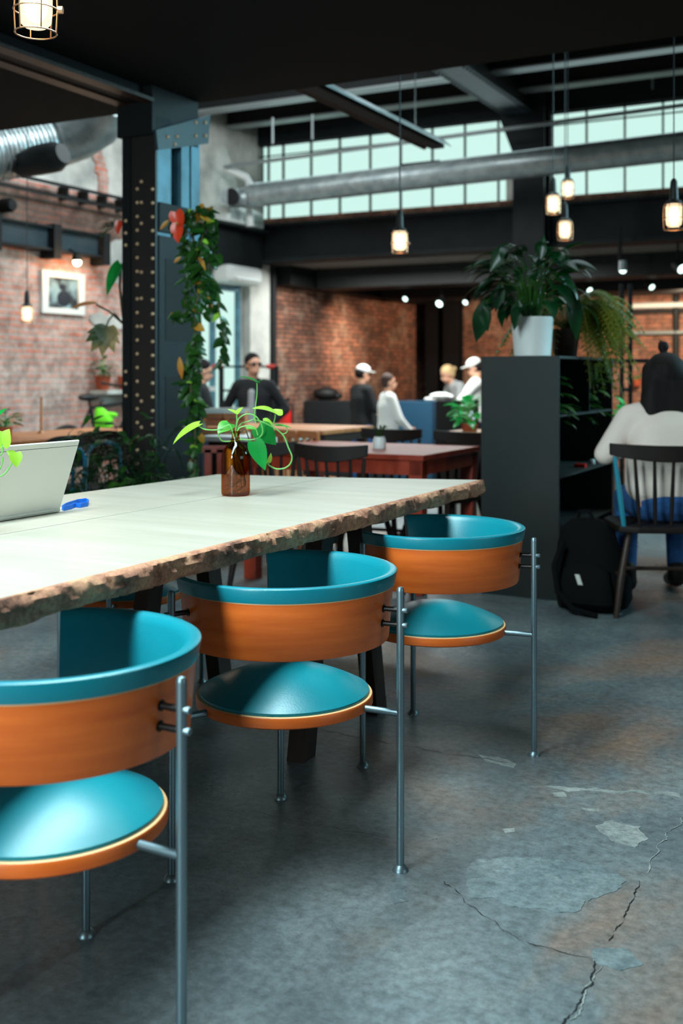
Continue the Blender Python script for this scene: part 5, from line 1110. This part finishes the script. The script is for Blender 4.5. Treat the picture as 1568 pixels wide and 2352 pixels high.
for k, (px, py, Z, rr, lab) in enumerate(((930, 687, 14.6, .035, 'small bright ceiling spotlight in the rear bar, leftmost'), (1008, 698, 14.0, .045, 'small bright ceiling spotlight in the rear bar, beside the corner posts'), (1068, 695, 14.6, .035, 'small bright ceiling spotlight in the rear bar, left of the high plant'),
        (1354, 667, 13.5, .035, 'small bright ceiling spotlight right of the high plant'), (1497, 660, 13.0, .035, 'small bright ceiling spotlight above the white tube lamp'), (1566, 618, 11.4, .05, 'bright ceiling spotlight at the right edge of the picture'))):
    p = at(px, py, Z); t = thing('ceiling_spotlight', lab, 'lamp', p, 0, 'rear ceiling spotlights'); d = Vector((-0.5, -0.75, -0.5)).normalized() if k < 3 else Vector((0.3, -0.8, -0.5)).normalized()
    obj('housing', MB().lathe([(0, -.12), (rr * 1.1, -.12), (rr * 1.25, 0), (rr, 0.0)], 18, (0, 0, 0), d), M['steel_black'], t)
    obj('lamp_face', MB().lathe([(0, -.005), (rr, -.004)], 18, (0, 0, 0), d), M['led'], t)
    obj('stem', MB().tube([d * -.08, Vector((d.x * -.08, d.y * -.08, 2.52 - p.z))], .012, 6), M['steel_black'], t)
p = at(1430, 622, 10.6)
t = thing('track_lamp', 'track spotlight with cool glow on a black rod below the girder', 'lamp', p)
obj('head', MB().lathe([(0, .1), (.035, .1), (.04, 0), (.034, 0)], 18), M['galv'], t); obj('lamp_face', MB().ball((0, 0, .01), .036, 14, 10), M['led'], t)
obj('rod', MB().tube([(-.03, 0, .1), (-.03, 0, .42)], .02, 8), M['steel_black'], t)
spot('track_lamp_light', p - Vector((0, 0, .03)), p + Vector((0, 0.3, -2)), 20, (0.7, 0.95, 1), 120)
# dark services under the rear ceiling
bobj('ceiling_duct', MB().box(AL + 0.3, 4.8, 12.6, 13.1, 2.26, 2.515), M['steel_black'], 'dark duct under the rear ceiling, nearer one', 'duct', 'dark ducts under the rear ceiling')
bobj('ceiling_duct', MB().box(AL + 0.3, 4.8, 14.6, 15.4, 2.24, 2.515), M['steel_black'], 'dark duct under the rear ceiling, farther one', 'duct', 'dark ducts under the rear ceiling')
bobj('wall_girder', MB().box(AL + 0.002, AL + 0.25, 12.0, 16.36, 2.27, 2.515), M['steel_black'], 'dark girder along the top of the red brick side wall', 'beam')
bobj('ceiling_pipe', MB().tube([(AL + 1.2, 13.5, 2.36), (4.8, 13.5, 2.36)], 0.04, 12), M['pipe_grey'], 'thin grey pipe under the rear ceiling between the dark ducts', 'pipe')
# wheeled rack and fire extinguisher
Zr = 12.2; zr = at(0, 842, Zr).z; p0, p1 = at(508, 0, Zr), at(634, 0, Zr)
r = thing('goods_rack', 'dark metal rack with red top bar beside the glazed door', 'rack', (p1.x, Zr, LOW))
for p in (p0, p1): obj('post', MB().tube([(p.x, Zr, LOW), (p.x, Zr, zr)], .03, 10), M['steel_dark'], r, world=True)
obj('top_bar', MB().tube([(p0.x - .09, Zr, zr), (p1.x + .02, Zr, zr)], .012, 10), M['steel_dark'], r, world=True)
for x0, x1 in ((488, 510), (612, 632)): obj('red_clamp', MB().tube([at(x0, 842, Zr), at(x1, 842, Zr)], .026, 10), M['red'], r, world=True)
for x, y in ((480, 893), (625, 893)): q = at(x, y, Zr - .06); obj('clip_label', MB().box(q.x - .07, q.x + .07, q.y - .01, q.y + .01, q.z - .025, q.z + .025), M['white_paint'], r, world=True)
obj('shelf_board', MB().box(p0.x, p1.x, Zr - .03, Zr + .3, at(0, 893, Zr).z - .03, at(0, 893, Zr).z - .01), M['steel_dark'], r, world=True)
q = on_a(654, 985, AL + 0.25)
r = thing('fire_extinguisher', 'red fire extinguisher standing by the red brick side wall', 'extinguisher', (q.x, q.y, LOW))
hz = at(0, 928, q.y).z - LOW
obj('stand', MB().lathe([(0, 0), (.12, 0), (.12, .02), (.02, .03), (.02, hz - .52), (0, hz - .52)], 18), M['steel_black'], r)
obj('cylinder', MB().lathe([(0, hz - .52), (.075, hz - .52), (.08, hz - .5), (.08, hz - .1), (.06, hz - .04), (.025, hz), (0, hz)], 24), M['red'], r)
obj('valve', MB().tube([(0, 0, hz), (0, 0, hz + .05), (.06, 0, hz + .07)], .018, 8), M['steel_black'], r)
obj('hose', MB().tube([(.02, 0, hz + .04), (.1, 0, hz - .02), (.09, 0, hz - .3)], .012, 8), M['rubber'], r)
# white table with crates
p = at(468, 1002, 7.35)
table('white_table', 'white topped table with crates on it, right of the column', p.dot(V), p.dot(V) + 0.55, p.dot(U) - 0.02, p.dot(U) + 0.5, 0.72, M['white_paint'], M['wood_black'], 0.05, 0.035)
def crate(label, px0, px1, Z, y0=985, y1=942):
    p, q = at(px0, y0, Z), at(px1, y0, Z); t = thing('wooden_crate', label, 'crate', Vector(((p.x + q.x) / 2, Z, 0.7205)), 0, 'crates on the white table'); W = (q.x - p.x) / 2; H = 0.165
    for (y, nm) in ((-.12, 'side'), (.12, 'side')):
        m = MB()
        for k in range(3): m.box(-W, W, y - .008, y + .008, k * H / 3, k * H / 3 + H / 3 - .018)
        obj(nm, m, M['wood_light'], t)
    obj('end', MB().box(-W, -W + .015, -.112, .112, 0, H - .01), M['wood_light'], t); obj('end', MB().box(W - .015, W, -.112, .112, 0, H - .01), M['wood_light'], t)
    obj('rim', MB().box(-W - .005, W + .005, -.135, -.105, H - .02, H + .01).box(-W - .005, W + .005, .105, .135, H - .02, H + .01), M['white_paint'], t)
    obj('base', MB().box(-W, W, -.112, .112, 0, .012), M['wood_light'], t)
crate('pale rimmed wooden crate on the white table, left one', 466, 514, 7.62); crate('pale rimmed wooden crate on the white table, right one', 518, 566, 7.62)
p = at(495, 1180, 6.6)
r = thing('wooden_stool', 'low orange brown wooden stool before the white table', 'stool', (p.x, p.y, 0))
for x in (-.045, .03): obj('slat', MB().box(x - .02, x + .02, -.02, .02, .42, .68), M['wood_red'], r)
obj('seat', MB().box(-.2, .2, -.02, .3, .40, .425), M['wood_red'], r)
for x in (-.17, .17):
    for y in (.01, .27): obj('leg', MB().box(x - .018, x + .018, y - .018, y + .018, 0, .40), M['wood_red'], r)
obj('rail', MB().box(-.08, .07, -.02, .02, .66, .70), M['wood_red'], r)
# spots of the bar and an added fill lamp
area('bar_fill_light', B(-5.0, 11.9, 2.42), B(-5.0, 11.9, 0.6), 3.2, 0.25, 150, (0.95, 1, 0.97))  # added to brighten the people, has no fixture
spot('bar_spot', B(-5.2, 13.6, 2.2), on_a(785, 800, AL), 420, (1, 0.80, 0.58), 44, 1.0, 0.05)
spot('bar_spot', B(-5.0, 15.2, 2.2), on_a(880, 820, AL), 130, (1, 0.7, 0.46), 80, 0.9, 0.05)
spot('bar_spot', B(-2.6, 14.6, 2.2), on_b(1480, 820, BK), 520, (1, 0.78, 0.55), 85, 0.9, 0.05)
spot('bar_spot', B(-4.6, 15.0, 2.2), on_b(1090, 780, BK), 200, (1, 0.72, 0.5), 70, 0.9, 0.05)
# ---------------------------------------------------------------- people
def cap(m, p, q, r1, r2, seg=12):                      # capsule with two radii
    p, q = Vector(p), Vector(q); d = (q - p); L = d.length; d = d.normalized() if L > 1e-6 else Vector((0, 0, 1))
    pts, rs = [], []
    for k in range(5): a = PI / 2 * (1 - k / 4); pts.append(p - d * r1 * math.sin(a)); rs.append(max(r1 * math.cos(a), 1e-4))
    for k in range(5): a = PI / 2 * k / 4; pts.append(q + d * r2 * math.sin(a)); rs.append(max(r2 * math.cos(a), 1e-4))
    pts[0] = pts[0] - d * 1e-4; m.tube(pts, rs, seg, True); return m
def soft(o, vox, it=6):
    q = o.modifiers.new('remesh', 'REMESH'); q.mode = 'VOXEL'; q.voxel_size = vox; q.use_smooth_shade = True
    s = o.modifiers.new('smooth', 'SMOOTH'); s.factor = 0.5; s.iterations = it; return o
STAND = dict(pel=(0, 0, .93), bel=(0, 0, 1.08), che=(0, 0, 1.27), nek=(0, 0, 1.43), hed=(0, .02, 1.585),
    shL=(-.175, 0, 1.385), elL=(-.24, -.03, 1.11), wrL=(-.25, .06, .87), haL=(-.25, .1, .78), shR=(.175, 0, 1.385), elR=(.24, -.03, 1.11), wrR=(.25, .06, .87), haR=(.25, .1, .78),
    hiL=(-.09, 0, .90), knL=(-.1, .02, .48), anL=(-.1, -.02, .09), hiR=(.09, 0, .90), knR=(.1, .02, .48), anR=(.1, -.02, .09), look=(0, 1, 0))
def person(label, loc, yaw, J, top, sleeves, legs, hair, hairstyle, scale=1.0, vox=0.011, feet='rubber', extra=None, wide=1.0, hem=0.0):
    j = {k: Vector(v) * (1 if k == 'look' else scale) for k, v in {**STAND, **J}.items()}; s = scale
    r = thing('person', label, 'person', loc, yaw, None)
    lk = j['look'].normalized(); hd = j['hed']; right = lk.cross(Vector((0, 0, 1))).normalized(); upv = right.cross(lk)
    R3 = Matrix((right, lk, upv)).transposed()
    b = MB(); H = lambda x, y, z: hd + right * x * s + lk * y * s + upv * z * s
    b.ball(H(0, -.01, .03), .083 * s, 18, 12, (.92, 1.12, 1.08), R3); b.ball(H(0, .025, -.045), .062 * s, 16, 10, (.9, 1.0, 1.12), R3)
    b.ball(H(0, .098, -.02), .014 * s, 8, 6, (.8, 1.2, 1.4), R3); b.ball(H(0, .083, -.067), .018 * s, 8, 6, (1.2, .7, .5), R3)
    for sx in (-1, 1): b.ball(H(sx * .082, -.005, -.015), .02 * s, 8, 6, (.4, .8, 1.4), R3)
    cap(b, j['nek'] - Vector((0, 0, .03)), H(0, -.015, -.05), .055 * s, .052 * s)
    tor = ((j['nek'] + (j['che'] - j['nek']) * .3, .085, .075), (j['che'], .150 * wide, .105), (j['bel'], .135 * wide, .10), (j['pel'], .15 * wide, .11))
    def torso(m, g, up=0.0):
        ax = (j['shR'] - j['shL']).normalized()
        P = list(tor[:3]) + [(j['pel'].lerp(j['bel'], up), tor[3][1], tor[3][2])]
        for i in range(len(P) - 1):
            for k in range(14):
                f = k / 13; c = P[i][0].lerp(P[i + 1][0], f); w_ = P[i][1] + (P[i + 1][1] - P[i][1]) * f; d_ = P[i][2] + (P[i + 1][2] - P[i][2]) * f
                cap(m, c - ax * (w_ * s - d_ * s * .8), c + ax * (w_ * s - d_ * s * .8), d_ * s + g, d_ * s + g, 12)
        cap(m, j['shL'].lerp(j['shR'], .12), j['shL'].lerp(j['shR'], .88), .062 * s + g, .062 * s + g)
    def arms(m, g, long_):
        for S in 'LR':
            cap(m, j['sh' + S], j['el' + S], .052 * s + g, .043 * s + g)
            if long_: cap(m, j['el' + S], j['wr' + S], .043 * s + g, .03 * s + g)
    def legs_(m, g, full=True):
        for S in 'LR':
            cap(m, j['hi' + S], j['kn' + S], .088 * s + g, .058 * s + g); cap(m, j['kn' + S], j['an' + S] + Vector((0, 0, .03)), .056 * s + g, .036 * s + g)
    torso(b, 0); arms(b, 0, True); legs_(b, -.004)
    for S in 'LR':
        w_, h_ = j['wr' + S], j['ha' + S]; d = (h_ - w_).normalized(); sd = d.cross(lk if abs(d.dot(lk)) < .9 else Vector((0, 0, 1))).normalized(); nn = sd.cross(d)
        pm = w_ + d * .05 * s; cap(b, w_, pm, .024 * s, .028 * s); 
        for k, (o_, L) in enumerate(((-.024, .066), (-.008, .076), (.008, .072), (.024, .058))):
            a0 = pm + sd * o_ * s + d * .02 * s; a1 = a0 + d * L * .55 * s + nn * .006 * s; a2 = a1 + d * L * .4 * s + nn * .024 * s; cap(b, a0, a1, .0095 * s, .009 * s, 8); cap(b, a1, a2, .009 * s, .0075 * s, 8)
        tb = w_ + d * .03 * s - sd * .022 * s; cap(b, tb, tb + d * .045 * s - sd * .025 * s + nn * .015 * s, .011 * s, .009 * s, 8)
        ft = j['an' + S]; cap(b, ft, ft + Vector((0, .13 * s, -.05 * s)), .035 * s, .028 * s)
    soft(obj('body', b, M['skin'], r), vox, 3)
    m = MB(); torso(m, .014, hem); arms(m, .013, sleeves == 'long'); cap(m, j['nek'] - Vector((0, 0, .05)), j['nek'] + Vector((0, 0, .01)), .062 * s, .06 * s)
    soft(obj('jacket' if sleeves == 'long' else 'shirt', m, M[top], r), vox, 22)
    m = MB(); legs_(m, .012); P = tor[3]; cap(m, P[0] - Vector((.06 * s, 0, 0)), P[0] + Vector((.06 * s, 0, 0)), .118 * s, .118 * s)
    soft(obj('trousers', m, M[legs], r), vox, 5)
    for S in 'LR':
        ft = j['an' + S]; m = MB(); cap(m, ft + Vector((0, -.01, -.02 * s)), ft + Vector((0, .14 * s, -.052 * s)), .05 * s, .038 * s); cap(m, ft + Vector((0, -.01, -.02 * s)), ft + Vector((0, -.01, .05 * s)), .048 * s, .046 * s)
        soft(obj('shoe', m, M[feet], r), vox, 2)
    for sx in (-1, 1): obj('eye', MB().ball(H(sx * .031, .078, .008), .010 * s, 10, 8), M['rubber'], r)
    if hairstyle == 'short':
        m = MB().ball(H(0, -.022, .052), .088 * s, 18, 12, (.95, 1.06, .98), R3); m.ball(H(0, -.05, .0), .075 * s, 14, 10, (1.0, .8, 1.0), R3); soft(obj('hair', m, M[hair], r), vox, 3)
    if hairstyle == 'tied':
        m = MB().ball(H(0, -.022, .05), .089 * s, 18, 12, (.97, 1.08, .98), R3); m.ball(H(0, -.055, .0), .078 * s, 14, 10, (1, .8, 1), R3); m.ball(H(0, -.13, .03), .035 * s, 12, 8); soft(obj('hair', m, M[hair], r), vox, 3)
    if hairstyle == 'cap':
        m = MB().ball(H(0, -.03, .02), .088 * s, 18, 12, (.98, 1.0, .95), R3); soft(obj('hair', m, M[hair], r), vox, 3)
        m = MB().ball(H(0, .0, .068), .092 * s, 18, 12, (.97, 1.08, .82), R3); c_ = obj('cap', m, M['cloth_white'], r)
        obj('cap_peak', MB().ball(H(0, .115, .052), .07 * s, 14, 8, (.95, .9, .12), R3), M['cloth_white'], r)
    if hairstyle == 'long':
        m = MB().ball(H(0, -.02, .045), .098 * s, 20, 14, (1.05, 1.1, 1.05), R3)
        rows_ = ((.05, .104, -.03), (.0, .110, -.045), (-.06, .116, -.055), (-.12, .125, -.055), (-.165, .13, -.05), (-.2, .122, -.045))
        for i in range(len(rows_) - 1):
            z0_, w0, y0_ = rows_[i]; z1_, w1, y1_ = rows_[i + 1]
            for k in range(4):
                f = k / 3; zz, ww, yy = z0_ + (z1_ - z0_) * f, w0 + (w1 - w0) * f, y0_ + (y1_ - y0_) * f; cap(m, H(-ww + .045, yy, zz), H(ww - .045, yy, zz), .058 * s, .058 * s)
        for k in range(26):
            x = -.12 + k * .0096; cap(m, H(x, -.06 - .04 * math.cos(x * 12), -.12), H(x * 1.1, -.06 - .035 * math.cos(x * 12), -.215 - .02 * math.sin(k * 2.3)), .014 * s, .006 * s, 8)
        soft(obj('hair', m, M[hair], r), 0.008, 8)
        m = MB().ball(H(-.005, -.03, .175), .028 * s, 14, 10, (1, 1, 1.05)); cap(m, H(-.005, -.03, .13), H(-.005, -.03, .165), .02 * s, .016 * s)
        for k in range(7): a = k * .9; cap(m, H(-.005, -.03, .19), H(-.005 + .03 * math.cos(a), -.03 + .02 * math.sin(a), .205 + .012 * math.sin(k * 2)), .006 * s, .002 * s, 6)
        soft(obj('hair_bun', m, M[hair], r), 0.005, 2)
    if extra: extra(r, j, H, R3)
    return r
# the seated person in cream, seen from behind
def woman_extra(r, j, H, R3):
    m = MB(); cap(m, j['nek'] + Vector((-.055, -.03, .0)), j['nek'] + Vector((.055, -.03, .0)), .03, .03)
    soft(obj('collar', m, M['cloth_cream'], r), 0.009, 3)
    m = MB(); P = j['pel']
    for k in range(5): c = P.lerp(j['bel'], .6 + k / 5); cap(m, c - Vector((.10, 0.01, 0)), c + Vector((.10, -.01, 0)), .118, .118)
    soft(obj('jacket_hem', m, M['cloth_cream'], r), 0.01, 4)
person('person in a cream jacket with dark bunned hair sitting on a spindle chair', (1.60, 5.33, 0), math.radians(-4),
    dict(pel=(0, -.03, .53), bel=(0, -.03, .66), che=(0, 0, .83), nek=(0, .04, .975), hed=(0.0, .08, 1.095), shL=(-.185, .02, .925), elL=(-.30, .04, .74), wrL=(-.12, .26, .775), haL=(-.04, .3, .78), shR=(.185, .02, .925), elR=(.30, .04, .74), wrR=(.12, .26, .775), haR=(.04, .3, .78),
         hiL=(-.1, 0, .51), knL=(-.13, .38, .49), anL=(-.15, .26, .09), hiR=(.1, 0, .51), knR=(.13, .38, .49), anR=(.13, .40, .09), look=(0, 1, -.22)), 'cloth_cream', 'long', 'jeans', 'hair_dark', 'long', 1.0, 0.010, 'wood_black', woman_extra, 1.05, 0.6)
# people in the rear bar
def stand_at(px, Z): p = at(px, 0, Z); return (p.x, p.y, LOW)
def shades(r, j, H, R3):
    obj('sunglasses', MB().ball(H(.034, .085, .012), .026, 12, 8, (1.1, .35, .7), R3).ball(H(-.034, .085, .012), .026, 12, 8, (1.1, .35, .7), R3).tube([H(-.08, 0, .014), H(-.06, .07, .016), H(.06, .07, .016), H(.08, 0, .014)], .005, 6), M['rubber'], r)
    m = MB(); cap(m, j['nek'] + Vector((0, .085, -.12)), j['pel'] + Vector((0, .10, .05)), .045, .05); soft(obj('shirt_front', m, M['cloth_grey'], r), .011, 3)
person('person with short dark hair and sunglasses in a black jacket, standing before the glazed door', stand_at(583, 11.4), math.radians(-35 + 180 + 25),
    dict(elL=(-.33, -.06, 1.13), wrL=(-.14, .16, .93), haL=(-.06, .2, .9), elR=(.33, -.06, 1.13), wrR=(.14, .16, .93), haR=(.06, .2, .9), hed=(0, .03, 1.60), look=(-.75, .8, 0)), 'cloth_black', 'long', 'cloth_navy', 'hair_dark', 'short', 0.985, 0.011, 'rubber', shades)
person('person with dark hair and dark jacket, half hidden behind the trailing vine', stand_at(462, 10.8), math.radians(-80),
    dict(elL=(-.2, .1, 1.13), wrL=(-.12, .36, 1.0), haL=(-.1, .44, .97), elR=(.2, .1, 1.13), wrR=(.12, .36, 1.0), haR=(.1, .44, .97), look=(0, 1, -.25)), 'cloth_black', 'long', 'cloth_navy', 'hair_dark', 'short', 0.95)
person('person in a white cap, black T-shirt and jeans at the bar counter, elbow bent', stand_at(830, 13.5), math.radians(-58),
    dict(che=(0, .0, 1.27), elL=(-.22, .02, 1.12), wrL=(-.2, .28, 1.15), haL=(-.18, .36, 1.16), elR=(.24, .06, 1.12), wrR=(.26, .26, .95), haR=(.25, .33, .89), look=(.25, 1, -.12)), 'cloth_black', 'short', 'jeans', 'hair_dark', 'cap', 0.93)
person('person in a loose white shirt and dark trousers beside the one in the white cap', stand_at(890, 12.8), math.radians(-75),
    dict(elL=(-.2, .08, 1.12), wrL=(-.12, .3, 1.0), haL=(-.08, .36, .96), elR=(.22, .1, 1.1), wrR=(.15, .28, .93), haR=(.12, .34, .88), look=(.1, 1, .05)), 'cloth_white', 'long', 'cloth_navy', 'hair_brown', 'short', 0.87, 0.011, 'rubber', None, 1.12)
person('fair haired person in a grey shirt bending over the black bar block', stand_at(1072, 14.6), math.radians(110),
    dict(bel=(0, .04, 1.08), che=(0, .13, 1.26), nek=(0, .22, 1.40), hed=(0, .30, 1.52), shL=(-.175, .18, 1.36), elL=(-.25, .24, 1.10), wrL=(-.2, .42, 1.03), haL=(-.16, .49, 1.02), shR=(.175, .18, 1.36), elR=(.25, .24, 1.10), wrR=(.2, .42, 1.03), haR=(.16, .49, 1.02), look=(0, 1, -.45)), 'cloth_grey', 'short', 'cloth_navy', 'hair_blond', 'tied', 0.97)
person('person in a white T-shirt leaning left beside the steel shelf unit', stand_at(1094, 13.6), math.radians(80),
    dict(bel=(0, .02, 1.08), che=(0, .06, 1.27), elL=(-.24, .2, 1.16), wrL=(-.16, .36, .98), haL=(-.14, .42, .93), elR=(.24, .2, 1.16), wrR=(.16, .36, .98), haR=(.14, .42, .93), look=(0, 1, -.3)), 'cloth_white', 'short', 'cloth_navy', 'hair_dark', 'cap', 0.98)
q = at(985, 921, 11.95); p = at(1030, 921, 11.95)
zq = on_b(1031, 920, 11.9).z
for k, (px, rr, lab) in enumerate(((1012, .09, 'white bundle of cloth on the black bar block, right and larger one'), (988, .055, 'white bundle of cloth on the bar edge, left and smaller one'))):
    t = on_b(px, 921, 12.15 if k == 0 else 12.85); z_ = zq if k == 0 else on_b(948, 922, 12.7).z
    tag(obj('cloth_bundle', MB().ball((0, 0, rr * .5), rr, 16, 10, (1.5, 1, .5)).ball((rr * .9, 0, rr * .4), rr * .7, 14, 8, (1.2, 1, .55)), M['cloth_white'], loc=(t.x, t.y, z_ + 0.001)), lab, 'cloth', 'white cloth bundles on the bar')
